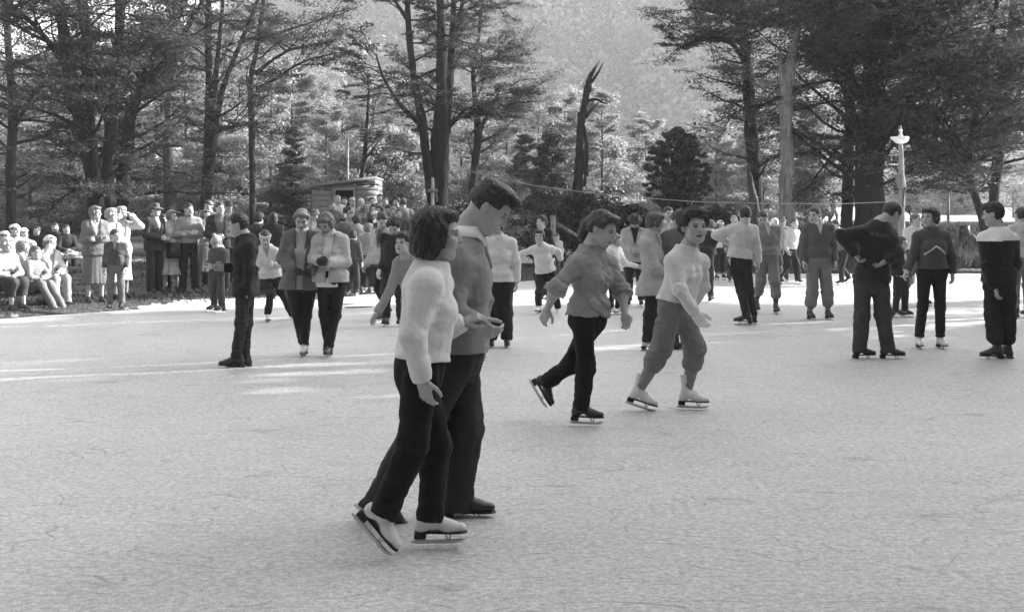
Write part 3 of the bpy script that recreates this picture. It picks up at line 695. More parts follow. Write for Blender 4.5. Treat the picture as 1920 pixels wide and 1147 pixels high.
        if up_.get('roll') is not None:      # knitted neckband
            th = np.linspace(0, 2 * np.pi, 22); pts = [K('nk') + (rt * math.cos(t) * .068 + fw * (math.sin(t) * .066 + .008) + tz * (.012 - .012 * math.sin(t))) * s for t in th]
            V, F = tube(pts, .011 * s, 8, cap=False); obj('neckband', V, F, mat('knitwear', up_['roll'], .9, 'knit'), root, org)
        if up_.get('tie') is not None:
            yd = lambda t: np.interp(U(t), U(ts), HD) + np.interp(U(t), U(ts), CY) + (.030 if kind == 'sweater' else .026) * s
            pts = [O + R @ np.array([0, yd(t), U(t)]) for t in (1.0, .92, .84, .74)]
            V, F = tube(pts, [.012, .016, .019, .02], 8); obj('necktie', V, F, mat('tie_silk', up_['tie'], .5, 'plaid'), root, org)
        if up_.get('buttons') and res < .014:
            for i in range(up_['buttons']):
                t = .92 - .17 * i; y = np.interp(U(t), U(ts), HD) + np.interp(U(t), U(ts), CY) + .028 * s + (.024 if fem and .45 < t < .75 else 0)
                V, F = tube([O + R @ np.array([0, y - .004, U(t)]), O + R @ np.array([0, y + .004, U(t)])], .008, 8); obj('button', V, F, mat('button_horn', .25, .4, 'x'), to, org)
    # lower garment
    if lower:
        lo = dict(lower); g0 = lo['g']; kd = lo['kind']; ww = lo.get('w', 1.0)
        if kd in ('trousers', 'baggy', 'rolled'):
            gg = G([K(j) for j in ('hip', 'knL', 'knR', 'anL', 'anR')] + [O + tz * .2], .15 + .05 * (ww - 1), res)
            gg.u(gg.f_loft(O, R, np.array([-.15, -.06, .03, .13]) * s, np.array([HW[0] * .55, HW[1] * .93, HW[1], HW[1] * .5 + HW[2] * .5]) + .002, np.array([HD[0] * .55, HD[1] * .9, HD[1], HD[1] * .5 + HD[2] * .5]) + .004, cy=[0, 0, 0, .008]), 0)
            for i, sd in enumerate('LR'):
                kn, an = K('kn' + sd), K('an' + sd); dd = nrm(an - kn)
                a0, a1, a2 = {'trousers': (.088, .066 * ww, .060 * ww), 'baggy': (.094, .085 * ww, .088 * ww), 'rolled': (.094, .078 * ww, .062 * ww)}[kd]
                he = an + dd * lo.get('hem', .035) * s if kd == 'trousers' else kn + (an - kn) * lo.get('cut', .62)
                leg = smin(gg.f_cone(hj[sd] + up * .0, kn, a0 * s, a1 * s, n=l, sc=.97), gg.f_cone(kn, he, a1 * s, a2 * s, cut=(kd == 'trousers')), .03)
                if kd != 'trousers': leg = smin(leg, gg.f_cone(he - dd * .01, he + dd * .05 * s, .055 * s, .05 * s, cut=True), .02)
                gg.u(leg, .05 if i == 0 else .022)
            gg.folds(lo.get('fold', .008) if res < .022 else .004, 13, int((px or 5) * 3) % 91, (1, 1, .7)); gg.folds(.0035, 30, 5, (1.2, 1.2, .4)); gg.folds(.0012, 70, 8, (1, 1, .5))
            if res < .02:
                for i, sd in enumerate('LR'):
                    dl = K('an' + sd) - hj[sd]; gg.crease(K('kn' + sd), dl, .0045, 60, .13, 11 + i); gg.crease(hj[sd] + f * .05 - up * .04, dl + l * .5 * (1 - 2 * i), .0045, 48, .13, 21 + i); gg.crease(K('an' + sd) + nrm(K('kn' + sd) - K('an' + sd)) * .07, dl, .0045, 62, .10, 31 + i)
            if kd != 'trousers' and lo.get('bag', 1): gg.folds(.006, 22, 9, (.5, .5, 1.2))
            V, F = gg.mesh(); lg = obj('trousers', V, F, mat('trouser_cloth', g0, .88, 'plaid' if lo.get('plaid') else 'cloth', bump=.25), root, org)
            if kd == 'trousers' and lo.get('stripe'):
                c = V[F].mean(1); mk = np.zeros(len(F), bool)
                for sd, sg in (('L', 1), ('R', -1)):
                    for a, b in ((hj[sd], K('kn' + sd)), (K('kn' + sd), K('an' + sd))):
                        ab = b - a; t = ((c - a) @ ab) / (ab @ ab); o2 = (c - a) - t[:, None] * ab; mk |= (t > -.2) & (t < 1.2) & (np.abs(o2 @ f) < .009) & (o2 @ (l * sg) > .03)
                lg.data.materials.append(mat('trouser_stripe', .25, .8, 'cloth')); lg.data.polygons.foreach_set('material_index', mk.astype(np.int32)); lg.data.update()
        elif kd == 'skirt':
            z0 = lo.get('z', .42) * s; h0 = O[2] - org[2]
            gg = G([O + tz * .2, org + up * z0], .16 + lo.get('fl', .1) + .1, res)
            Rz = frame(f, up); wl = h0 + .18 * s
            gg.u(gg.f_loft(org * np.array([1, 1, 0]) + np.array([O[0] - org[0], O[1] - org[1], gz]), Rz, [z0, (z0 + h0) / 2, h0, wl], [HW[1] + lo.get('fl', .1), HW[1] + lo.get('fl', .1) * .55, HW[1] + .02, HW[2] + .012], [HD[1] + lo.get('fl', .1), HD[1] + lo.get('fl', .1) * .5, HD[1] + .02, HD[2] + .012], pleat=(lo.get('pl', 14), lo.get('pa', .07))), 0)
            gg.folds(.003, 20, 3, (1, 1, .3)); V, F = gg.mesh(); obj('skirt', V, F, mat('skirt_cloth', g0, .85, 'cloth'), root, org)
        elif kd == 'lap':      # skirt or coat tails over seated thighs
            gg = G([K(j) for j in ('hip', 'knL', 'knR')] + [K('knL') - up * .25], .16, res)
            gg.u(gg.f_loft(O, R, np.array([-.12, 0, .2]) * s, HW[1] + .02, HD[1] + .02), 0)
            for sd in 'LR': gg.cone(O, K('kn' + sd), .12 * s, .10 * s, k=.08); gg.cone(K('kn' + sd), K('kn' + sd) - up * .22 - f * .03, .09 * s, .10 * s, k=.08, cut=True)
            gg.folds(.006, 14, 3); V, F = gg.mesh(); obj('skirt', V, F, mat('skirt_cloth', g0, .85, 'cloth'), root, org)
    # socks and skates
    for i, sd in enumerate('LR'):
        fy = math.radians((fyaw[i] if fyaw else yaw)); fp = math.radians(fpitch[i]); fd = np.array([math.sin(fy), -math.cos(fy), 0])
        d2 = fd * math.cos(fp) + up * math.sin(fp); uu = -fd * math.sin(fp) + up * math.cos(fp); Rf = frame(d2, uu); an = K('an' + sd); kn = K('kn' + sd)
        if socks is not None:
            dd = nrm(kn - an); gs = G([an, an + (kn - an) * .75], .07, res); gs.cone(an + dd * .05 * s, an + (kn - an) * .62, .043 * s, .052 * s, k=0); gs.cone(an + dd * .13 * s, an + dd * .19 * s, .053 * s, .055 * s, k=.01)
            gs.folds(.003, 40, 2, (.4, .4, 1.4)); V, F = gs.mesh(); obj('sock', V, F, mat('sock_wool', socks, .9, 'knit'), root, org)
        fr = max(hres * 1.1, .005); fs = .62 + .38 * s if H < 1.72 else 1.0; fs = fs * (.95 if fem else 1.04)
        lk = (lower or {}).get('kind'); skate('shoe' if feet == 'shoe' else ('low' if lk == 'trousers' and lower.get('hem', .035) > -.01 else ('tall' if fcol > .3 and fem else 'skate')), Rf, an, 'boot', fcol, root, org, fr if Y < 14 else (.016 if Y < 21 else .024), Y < 13, blade, fs)
    for fn in extra: fn(root, k, R, O, L, s, org, res)
    return root
# ------------------------------------------------------------------ setting: ice, ground, hill, snow
def gnoise(X, Y, seed=0, oct=4, f=1.0):
    r = np.random.RandomState(seed); w = 0; a = 1; tot = 0
    for o in range(oct):
        for k in range(3):
            t = r.rand() * 6.28; w = w + a * np.sin((X * math.cos(t) + Y * math.sin(t)) * f * (.8 + .5 * r.rand()) + r.rand() * 6.28 + 1.3 * np.sin((Y * math.cos(t) - X * math.sin(t)) * f * .6 + k))
        tot += a * 1.7; a *= .55; f *= 2.1
    return w / tot
def sstep(a, b, x): t = np.clip((x - a) / (b - a), 0, 1); return t * t * (3 - 2 * t)
def shore(X, Y):
    "signed distance-like value: >0 on the bank, <0 on the ice"
    yl = np.interp(X, [-40, -9, -8, -6, -4, -2.2, -.5, 1.5, 4, 20, 60], [13, 16.2, 16.9, 18.8, 20.6, 23.6, 26.2, 28.5, 31.2, 31.8, 30])
    return Y - yl - .18 * np.sin(X * 1.7) - .1 * np.sin(X * 4.1 + 1)
def ground_z(X, Y):
    s = shore(X, Y); X = np.asarray(X, float); right = sstep(3, 8, X - .06 * (Y - 34))
    z = -.12 + .22 * sstep(-.5, .8, s)
    z = z + right * (.95 * sstep(1.5, 9, s)) + .35 * sstep(8, 25, s) * (1 - right) + sstep(15, 50, s) * .9 + np.maximum(Y - 80, 0) * .022
    z = z + (.05 * gnoise(X, Y, 1, 4, .5) + right * .12 * gnoise(X, Y, 2, 4, 1.1)) * sstep(.6, 4, s)
    return z
def grid(xs, ys, zf):
    X, Y = np.meshgrid(xs, ys, indexing='ij'); Z = zf(X, Y); V = np.stack([X, Y, Z], -1).reshape(-1, 3); ny = len(ys)
    i, j = np.meshgrid(np.arange(len(xs) - 1), np.arange(ny - 1), indexing='ij'); a = (i * ny + j).ravel()
    return V, np.stack([a, a + ny, a + ny + 1, a + 1], 1)
def gspace(a, b, n, p=1.0): return a + (b - a) * np.linspace(0, 1, n) ** p

def ground_mat():
    m = bpy.data.materials.new("frosted_turf"); m.use_nodes = True; nt = m.node_tree; N = nt.nodes; L = nt.links; p = N["Principled BSDF"]
    p.inputs["Roughness"].default_value = .95; p.inputs["Specular IOR Level"].default_value = .1
    tc = N.new("ShaderNodeTexCoord"); n1 = N.new("ShaderNodeTexNoise"); n1.inputs["Scale"].default_value = .9; n1.inputs["Detail"].default_value = 9; n1.inputs["Roughness"].default_value = .65
    n2 = N.new("ShaderNodeTexNoise"); n2.inputs["Scale"].default_value = 14; n2.inputs["Detail"].default_value = 6
    L.new(tc.outputs["Object"], n1.inputs["Vector"]); L.new(tc.outputs["Object"], n2.inputs["Vector"])
    r = N.new("ShaderNodeValToRGB"); r.color_ramp.elements[0].position = .3; r.color_ramp.elements[0].color = (.025, .0245, .025, 1); r.color_ramp.elements[1].position = .75; r.color_ramp.elements[1].color = (.12, .118, .12, 1)
    ad = N.new("ShaderNodeMath"); ad.operation = 'MULTIPLY_ADD'; ad.inputs[1].default_value = .5; ad.inputs[2].default_value = .0
    sm = N.new("ShaderNodeMath"); sm.operation = 'ADD'; L.new(n1.outputs[0], ad.inputs[0]); L.new(n2.outputs[0], sm.inputs[0]); L.new(ad.outputs[0], sm.inputs[1])
    hf = N.new("ShaderNodeMath"); hf.operation = 'MULTIPLY'; hf.inputs[1].default_value = .66; L.new(sm.outputs[0], hf.inputs[0]); L.new(hf.outputs[0], r.inputs[0])
    at = N.new("ShaderNodeAttribute"); at.attribute_name = "snow"      # where frost and snow lie on the grass
    n3 = N.new("ShaderNodeTexNoise"); n3.inputs["Scale"].default_value = 3.2; n3.inputs["Detail"].default_value = 8; n3.inputs["Roughness"].default_value = .7; L.new(tc.outputs["Object"], n3.inputs["Vector"])
    s2 = N.new("ShaderNodeMath"); s2.operation = 'ADD'; L.new(at.outputs["Fac"], s2.inputs[0]); L.new(n3.outputs[0], s2.inputs[1])
    mr = N.new("ShaderNodeMapRange"); mr.inputs[1].default_value = .92; mr.inputs[2].default_value = 1.08; L.new(s2.outputs[0], mr.inputs[0])
    mx = N.new("ShaderNodeMix"); mx.data_type = 'RGBA'; L.new(mr.outputs[0], mx.inputs[0]); L.new(r.outputs[0], mx.inputs[6]); mx.inputs[7].default_value = (.62, .61, .62, 1)
    L.new(mx.outputs[2], p.inputs["Base Color"])
    b = N.new("ShaderNodeBump"); b.inputs["Distance"].default_value = .06; b.inputs["Strength"].default_value = .8; L.new(n2.outputs[0], b.inputs["Height"]); L.new(b.outputs[0], p.inputs["Normal"]); return m
def ice_mat():
    m = bpy.data.materials.new("rink_ice"); m.use_nodes = True; nt = m.node_tree; N = nt.nodes; L = nt.links; p = N["Principled BSDF"]
    tc = N.new("ShaderNodeTexCoord")
    def noise(sc, det, mpx=(1, 1, 1), dist=0, rough=.6, rot=0):
        mp = N.new("ShaderNodeMapping"); mp.inputs["Scale"].default_value = mpx; mp.inputs["Rotation"].default_value = (0, 0, rot); L.new(tc.outputs["Object"], mp.inputs[0])
        n = N.new("ShaderNodeTexNoise"); n.inputs["Scale"].default_value = sc; n.inputs["Detail"].default_value = det; n.inputs["Distortion"].default_value = dist; n.inputs["Roughness"].default_value = rough
        L.new(mp.outputs[0], n.inputs["Vector"]); return n.outputs[0]
    def mr(x, a, b, c, d):
        r = N.new("ShaderNodeMapRange"); r.inputs[1].default_value = a; r.inputs[2].default_value = b; r.inputs[3].default_value = c; r.inputs[4].default_value = d; L.new(x, r.inputs[0]); return r.outputs[0]
    def mul(x, y, op='MULTIPLY'):
        q = N.new("ShaderNodeMath"); q.operation = op; L.new(x, q.inputs[0])
        if isinstance(y, (int, float)): q.inputs[1].default_value = y
        else: L.new(y, q.inputs[1])
        return q.outputs[0]
    grain = noise(34, 7, (.8, 1.0, 1), .2, .85); grain2 = noise(110, 3, (1, 1, 1), 0, .7)
    broad = noise(.45, 5, (1, 1, 1), .4)
    c = mul(mr(grain, .38, .62, .52, 1.22), mr(noise(7, 6, (.7, 1, 1), .5, .7), .3, .7, .90, 1.08)); c = mul(c, mr(grain2, .32, .68, .74, 1.2)); c = mul(c, mr(broad, .3, .7, .92, 1.07))
    # scratches: thin ridges where a stretched, warped noise crosses its middle value, broken up by a second noise
    h = None
    for i, (sc, rot, st, wd, seed) in enumerate(((.55, .3, (1, 2.6, 1), .0035, 0), (.8, 1.2, (1, 2.2, 1), .004, 3), (.6, 2.2, (1, 2.4, 1), .0035, 7), (1.1, 2.8, (1, 2., 1), .005, 9), (.9, .8, (1, 1.6, 1), .004, 12), (.75, 1.6, (1, 2.4, 1), .004, 15), (.5, .1, (1, 2.8, 1), .003, 18), (.65, 2.5, (1, 3, 1), .0035, 21))):
        mp = N.new("ShaderNodeMapping"); mp.inputs["Scale"].default_value = st; mp.inputs["Rotation"].default_value = (0, 0, rot); mp.inputs["Location"].default_value = (seed, seed * 2, 0); L.new(tc.outputs["Object"], mp.inputs[0])
        n = N.new("ShaderNodeTexNoise"); n.inputs["Scale"].default_value = sc; n.inputs["Detail"].default_value = 1.2; L.new(mp.outputs[0], n.inputs["Vector"])
        d = mul(n.outputs[0], .5, 'SUBTRACT'); a = N.new("ShaderNodeMath"); a.operation = 'ABSOLUTE'; L.new(d, a.inputs[0])
        ln = mr(a.outputs[0], 0, wd, 1, 0); br = mr(noise(1.3 + .3 * i, 3, (1, 1, 1), 0, .6, i), .5, .6, 0, 1)
        k = mul(ln, br); h = k if h is None else mul(h, k, 'ADD')
    c = mul(c, mr(h, 0, 1, 1, .66))
    # a few specks of bark and grit frozen in
    v = N.new("ShaderNodeTexVoronoi"); v.inputs["Scale"].default_value = 1.6; v.inputs["Randomness"].default_value = 1; L.new(tc.outputs["Object"], v.inputs["Vector"])
    c = mul(c, mr(v.outputs["Distance"], .012, .022, .3, 1))
    cc = N.new("ShaderNodeVectorMath"); cc.operation = 'SCALE'; cc.inputs[0].default_value = (.60, .591, .602); L.new(c, cc.inputs["Scale"]); L.new(cc.outputs[0], p.inputs["Base Color"])
    p.inputs["Roughness"].default_value = .36; p.inputs["Specular IOR Level"].default_value = .75; p.inputs["IOR"].default_value = 1.33
    b = N.new("ShaderNodeBump"); b.inputs["Distance"].default_value = .012; b.inputs["Strength"].default_value = .75
    hh = mul(grain, mul(h, -.5), 'ADD'); L.new(hh, b.inputs["Height"]); L.new(b.outputs[0], p.inputs["Normal"]); return m

xs = np.unique(np.concatenate([np.linspace(-40, 40, 161), np.linspace(-340, -40, 18), np.linspace(40, 340, 18)]))
ys = np.unique(np.concatenate([np.linspace(-40, 12, 14), np.linspace(12, 60, 121), np.linspace(60, 490, 50)]))
V, F = grid(xs, ys, ground_z)
G_ = obj('ground', V, F, ground_mat()); tag(G_, kind='structure')
def snow_amount(X, Y):
    s = shore(X, Y); a = np.zeros_like(X)
    a += .55 * np.exp(-((s - .35) / .55) ** 2) * sstep(-6.8, -5.8, X) * (1 - sstep(-5.2, -3.8, X)) + .42 * np.exp(-((s - .2) / .5) ** 2) * (1 - sstep(-2, -1, X))
    a += .62 * np.exp(-((s - .8) / .9) ** 2) * sstep(12, 13.5, X) * (1 - sstep(15.3, 16.2, X)) + .5 * np.exp(-((s - .5) / .6) ** 2) * sstep(2, 4, X)
    a += .62 * np.exp(-((Y - 40 - .6 * X) / 2.5) ** 2) * (X < 0) * .8
    a += .75 * sstep(58, 70, Y)
    return a
sa = snow_amount(V[:, 0], V[:, 1]).astype(np.float32); at = G_.data.attributes.new('snow', 'FLOAT', 'POINT'); at.data.foreach_set('value', sa)
V, F = grid(np.linspace(-70, 70, 3), np.linspace(-30, 45, 3), lambda X, Y: 0 * X)
tag(obj('ice_rink', V, F, ice_mat(), smooth=False), kind='structure')

# the two low ridges of scraped ice that cross the rink, and the snow heaped on the banks
def ridge(name, pts, w, h, seed, m):
    r = np.random.RandomState(seed); pts = np.array(pts, float); L = np.cumsum(np.r_[0, np.linalg.norm(np.diff(pts, axis=0), axis=1)]); n = int(L[-1] / .035)
    t = np.linspace(0, L[-1], n); P = np.stack([np.interp(t, L, pts[:, i]) for i in range(2)], 1); D = np.gradient(P, axis=0); D /= np.linalg.norm(D, axis=1)[:, None]; Nn = np.stack([-D[:, 1], D[:, 0]], 1)
    c = 7; V = []
    amp = .35 + .65 * np.clip(gnoise(t, t * 0, seed, 4, 3.1) + .5, 0, 1)
    for j in range(c):
        u = -1 + 2 * j / (c - 1); hgt = h * (1 - u * u) * amp * (1 + .5 * r.randn(n)) - .004
        q = P + Nn * (u * w * (.6 + .5 * amp))[:, None] + Nn * (.15 * w * gnoise(t, t * 0, seed + 5, 2, 1.3))[:, None]
        V.append(np.c_[q, np.maximum(hgt, -.004) if 0 < j < c - 1 else np.full(n, -.006)])
    V = np.stack(V, 1).reshape(-1, 3); i, j = np.meshgrid(np.arange(n - 1), np.arange(c - 1), indexing='ij'); a = (i * c + j).ravel()
    return tag(obj(name, V, np.stack([a, a + c, a + c + 1, a + 1], 1), m), kind='structure')
snow_m = mat('scraped_snow', .72, .8, 'x', .15, .06, 60, .4)
def gp(px, py): Y = EYE * FPX / (py - HY); return ((px - CX) * Y / FPX, Y)
ridge('snow_ridge', [gp(-80, 716), gp(100, 706), gp(300, 699), gp(440, 690), gp(600, 684), gp(760, 678), gp(900, 674)], .13, .016, 1, snow_m)
ridge('snow_ridge', [gp(-60, 697), gp(140, 691), gp(320, 683), gp(480, 676), gp(640, 668), gp(800, 660)], .07, .009, 2, snow_m)
ridge('snow_ridge', [gp(-60, 614), gp(120, 610), gp(330, 601), gp(520, 596), gp(700, 586), gp(860, 578), gp(1000, 570)], .14, .008, 3, snow_m)
ridge('snow_ridge', [gp(880, 640), gp(1050, 628), gp(1200, 616), gp(1400, 610), gp(1600, 600)], .10, .008, 4, snow_m)

# hill: a steep forested slope; its skin is a canopy of rounded crowns
def ridge_h(X, Y):
    px = X / Y * FPX + CX
    top = np.interp(px, [-600, 0, 250, 420, 520, 600, 700, 760, 860, 1000, 1250, 1600, 2600], [200, 170, 130, 95, 60, 52, 40, -10, -90, -190, -260, -240, -220])
    return top
def hill_z(X, Y):
    top = ridge_h(X, Y); zr = EYE + (HY - top) * 400 / FPX
    zr = np.maximum(zr + 7 * gnoise(X, Y, 4, 3, .02), 6)
    t = sstep(150, 420, Y) * .5 + .5 * np.clip((Y - 150) / 270, 0, 1)
    gul = 15 * gnoise(X, Y * .45, 8, 3, .03) * np.clip((Y - 150) / 60, 0, 1)
    return 1.0 + (zr - 1) * t + gul
rs_ = np.random.RandomState(5)
xs = np.arange(-330, 330, 1.15); ys = np.concatenate([np.arange(150, 430, 1.5)])
def crowns(X, Y):
    cell = 4.5; out = np.zeros_like(X); gx = np.floor(X / cell).astype(int); gy = np.floor(Y / cell).astype(int)
    R = RC
    for dx in (-1, 0, 1):
        for dy in (-1, 0, 1):
            a = (gx + dx) % 400; b = (gy + dy) % 400; r = R[a, b]
            cx = (gx + dx + r[..., 0]) * cell; cy = (gy + dy + r[..., 1]) * cell; rad = 2.5 + 2.0 * r[..., 2]; d = ((X - cx) ** 2 + (Y - cy) ** 2) / rad ** 2
            out = np.maximum(out, (1.5 + 1.5 * r[..., 3]) * np.sqrt(np.maximum(1 - d, 0)))
    return out + .8 * gnoise(X, Y, 9, 4, 1.3)
RC = rs_.rand(400, 400, 4)
hc = lambda X, Y: hill_z(X, Y) + crowns(X, Y)
V, F = grid(xs, ys, hc)
V[:, 2] += .3 * rs_.randn(len(V))
tag(obj('hills', V, F, mat('forest_canopy', .03, .9, 'x', .1, .35, 8, 1.0), smooth=True), kind='structure')  # dark base tone puts shade into the gaps between crowns

def hill_wood():
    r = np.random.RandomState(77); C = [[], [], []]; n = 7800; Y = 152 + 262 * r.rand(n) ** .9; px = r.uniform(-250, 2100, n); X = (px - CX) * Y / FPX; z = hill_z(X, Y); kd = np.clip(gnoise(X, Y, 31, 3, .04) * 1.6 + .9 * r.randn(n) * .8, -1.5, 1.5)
    for x, y, zz, q in zip(X, Y, z, kd):
        if zz > EYE + (HY + 60) * y / FPX: continue
        R = r.uniform(2.3, 4.4) * (.75 + y / 900); hh = R * r.uniform(.9, 1.7); top = zz + r.uniform(2.5, 9); m = 105; d = r.randn(m, 3); d /= np.linalg.norm(d, axis=1)[:, None]
        lump = 1 + .28 * np.sin(d @ r.randn(3) * 4 + r.rand() * 6)
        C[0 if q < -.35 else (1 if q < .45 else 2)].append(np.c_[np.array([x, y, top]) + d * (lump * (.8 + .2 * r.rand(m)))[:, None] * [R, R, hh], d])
    for c, g, lb in zip(C, (.05, .105, .185), ('dark-crowned trees of the hillside wood', 'mid-toned trees of the hillside wood', 'pale-leaved trees of the hillside wood')):
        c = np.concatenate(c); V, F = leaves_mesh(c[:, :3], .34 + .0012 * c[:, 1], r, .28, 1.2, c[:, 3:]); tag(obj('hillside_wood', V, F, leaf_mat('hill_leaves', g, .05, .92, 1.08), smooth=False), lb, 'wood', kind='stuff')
# ------------------------------------------------------------------ trees
def leaves_mesh(C, S, rng, tilt=.55, asp=1.7, base=None):
    n = len(C); nr = rng.randn(n, 3) * tilt + (np.array([0, 0, 1.0]) if base is None else base); nr /= np.linalg.norm(nr, axis=1)[:, None]
    a = rng.randn(n, 3); a -= nr * (a * nr).sum(1)[:, None]; a /= np.linalg.norm(a, axis=1)[:, None]; b = np.cross(nr, a); S = (S * (.6 + .8 * rng.rand(n)))[:, None]
    V = np.stack([C - a * S, C - b * S / asp + a * S * .1, C + a * S, C + b * S / asp + a * S * .1], 1).reshape(-1, 3)
    return V, np.arange(4 * n).reshape(n, 4)
def curve(p0, d, L, n, rng, up=.1, jit=.12):
    P = [p0]; d = nrm(d)
    for i in range(n): d = nrm(d + rng.randn(3) * jit + np.array([0, 0, up])); P.append(P[-1] + d * L / n)
    return np.array(P)
def stem_pts(pix, Y, dy=0):
    "stem outline given as (px, py, width px) at depth Y"
    P = np.array([W(a, b, Y) for a, b, c in pix]); P[:, 1] += np.linspace(0, dy, len(P)); R = np.array([c * .5 * Y / FPX for a, b, c in pix])
    if len(P) > 2:
        n = len(P); t = np.linspace(0, n - 1, n * 4); idx = np.arange(n)
        P = np.stack([np.interp(t, idx, P[:, i]) for i in range(3)], 1); R = np.interp(t, idx, R)
        for _ in range(2): P[1:-1] = (P[:-2] + 2 * P[1:-1] + P[2:]) / 4
    return P, R
def beech(name, label, cat, stems, Y, seed, g=.06, bark=.035, nb=16, bl=3.0, leaf=.055, tp=.35, gv=None, dens=26, tmin=.35, group='trees round the rink', lean=(0, 0), crown=True, spread=.30, tw=6, flat=.012, zmin=None, dirx=None):
    rng = np.random.RandomState(seed); P0 = stems[0][0][0]; base = np.array([P0[0], P0[1], float(ground_z(P0[0], P0[1])) - .1])
    root = empty(name, base, label, cat, group); wood = []; LC = []
    for si, (P, R) in enumerate(stems):
        P = P.copy()
        if si == 0 and P[0][2] > base[2]: P = np.vstack([base + (P[0] - base) * [.3, 0, 0], P]); R = np.r_[R[0] * 1.25, R]
        wood.append(tube(P, R, 10, .07, rng)); n = len(P); m = max(2, int(nb * (1 if si == 0 else .7)))
        for b in range(m):
            t = (tmin + (1 - tmin) * (b + rng.rand()) / m) * (n - 1); i = int(min(t, n - 2)); p = P[i] + (P[i + 1] - P[i]) * (t - i); r0 = R[i]
            if zmin and p[2] < zmin: continue
            az = rng.rand() * 2 * np.pi
            if dirx is not None and rng.rand() < .5: az = (0 if dirx > 0 else np.pi) + rng.randn() * .6
            el = rng.uniform(-.05, .55); d = np.array([math.cos(az) * math.cos(el), math.sin(az) * math.cos(el), math.sin(el)])
            Lb = bl * rng.uniform(.55, 1.25) * (1 - tp * t / n); B = curve(p, d, Lb, 6, rng, -.01 if rng.rand() < .6 else .12, .16); rr = max(.015, min(r0 * .4, .02 * Lb + .01))
            wood.append(tube(B, np.linspace(rr, .008, 7), 5, .05, rng, cap=False))
            for k in range(tw):
                q = (.25 + .75 * (k + rng.rand()) / tw) * 6; j = int(min(q, 5)); o = B[j] + (B[min(j + 1, 6)] - B[j]) * (q - j); td = nrm(B[min(j + 1, 6)] - B[j]); sd = np.cross(td, [0, 0, 1]) * (1 if k % 2 else -1)
                T = curve(o, td * .7 + sd * rng.uniform(.4, 1.2), Lb * rng.uniform(.2, .42), 3, rng, -.02, .15); wood.append(tube(T, [.012, .009, .007, .004], 4, cap=False))
                c = int(dens * 2.6 * rng.uniform(.4, 1.6)); u = rng.rand(c) ** .7 * 3; jj = np.minimum(u.astype(int), 2); q0 = T[jj] + (T[jj + 1] - T[jj]) * (u - jj)[:, None]
                LC.append(q0 + rng.randn(c, 3) * np.array([spread, spread, flat + .03]) * Lb / 3.2)
    V, F = join(wood); obj('trunk', V, F, mat('bark', bark, .95, 'bark', .1), root, base)
    if crown and LC:
        C = np.concatenate(LC); V, F = leaves_mesh(C, np.full(len(C), leaf), rng, .38, 2.0); obj('crown', V, F, leaf_mat('beech_leaves', g), root, base, smooth=False)
    return root
def bushy(name, label, cat, x, Y, h, rx, seed, g=.1, leaf=.13, n=9000, trunk=.12, group=None, z0=None, bark=.04, cone=0.0, cz=.15, clump=42, tr=.45, csz=1.0):
    rng = np.random.RandomState(seed); gz = float(ground_z(x, Y)) if z0 is None else z0; base = np.array([x, Y, gz - .05]); root = empty(name, base, label, cat, group)
    ncl = clump; C = []
    cen = []
    for i in range(ncl):
        t = rng.rand(); zz = h * (cz + (1 - cz) * t); w = (math.sin(math.pi * min(.12 + .88 * t, 1)) ** .6) * (1 - cone * t); a = rng.rand() * 6.283; r = rx * w * rng.rand() ** .5
        cen.append(np.array([math.cos(a) * r, math.sin(a) * r, zz]))
    cen = np.array(cen); per = n // ncl; sz = rx * .26 * csz
    for c in cen:
        d = rng.randn(per, 3); d /= np.linalg.norm(d, axis=1)[:, None]; C.append(c + d * (rng.rand(per) ** .45)[:, None] * np.array([sz, sz, sz * .55]) * rng.uniform(.7, 1.5))
    C = np.concatenate(C) + base; C = C[C[:, 2] > gz + .02]
    V, F = leaves_mesh(C, np.full(len(C), leaf), rng, .9); cr = obj('crown', V, F, leaf_mat('leaves', g, tr), root, base, smooth=False)
    wd = [tube(np.array([base, base + [rx * .08 * rng.randn(), 0, h * .3], base + [rx * .1 * rng.randn(), 0, h * .62], base + [rx * .1 * rng.randn(), 0, h * .92]]), [trunk, trunk * .8, trunk * .5, trunk * .15], 8, .06, rng)]
    for c in cen[::2]:
        s = base + [0, 0, min(h * .5, c[2] * .6)]; wd.append(tube([s, (s + base + c) / 2 + [0, 0, -.1], base + c], [trunk * .35, trunk * .22, trunk * .08], 5, cap=False))
    V, F = join(wd); obj('trunk', V, F, mat('bark', bark, .95, 'bark', .1), root, base); return root
def copy_tree(o, loc, rz, sc, label):
    c = o.copy(); COL.objects.link(c); c.location = loc; c.rotation_euler = (0, 0, rz); c.scale = (sc, sc, sc * random.uniform(.9, 1.15)); c["label"] = label
    for ch in o.children: d = ch.copy(); COL.objects.link(d); d.parent = c
    return c
random.seed(4)
S = stem_pts
# left clump of many stems
beech('beech_tree', 'big dark many-stemmed beech rising behind the coated women at left', 'tree',
      [S([(184, 400, 38), (178, 330, 34), (160, 250, 28), (142, 200, 24), (128, 130, 26), (120, 60, 20), (100, -40, 16)], 31), S([(205, 400, 26), (202, 330, 22), (206, 260, 16)], 31.1), S([(225, 398, 26), (228, 300, 24), (232, 200, 22), (262, 110, 18), (300, 40, 14), (330, -50, 12)], 31.5, 1.5),
       S([(178, 330, 20), (172, 200, 14), (170, 60, 18), (160, -40, 20)], 30.8, -.5), S([(205, 300, 26), (205, 190, 20), (215, 80, 18), (215, -40, 18)], 31.2, .5), S([(232, 240, 20), (258, 160, 14), (310, 80, 11), (360, -30, 9)], 31.8, 1.5), S([(128, 130, 14), (95, 70, 9), (50, 20, 6)], 31, -1)],
      31, 11, g=.08, nb=24, bl=3.4, dens=36, tmin=.12, bark=.022)
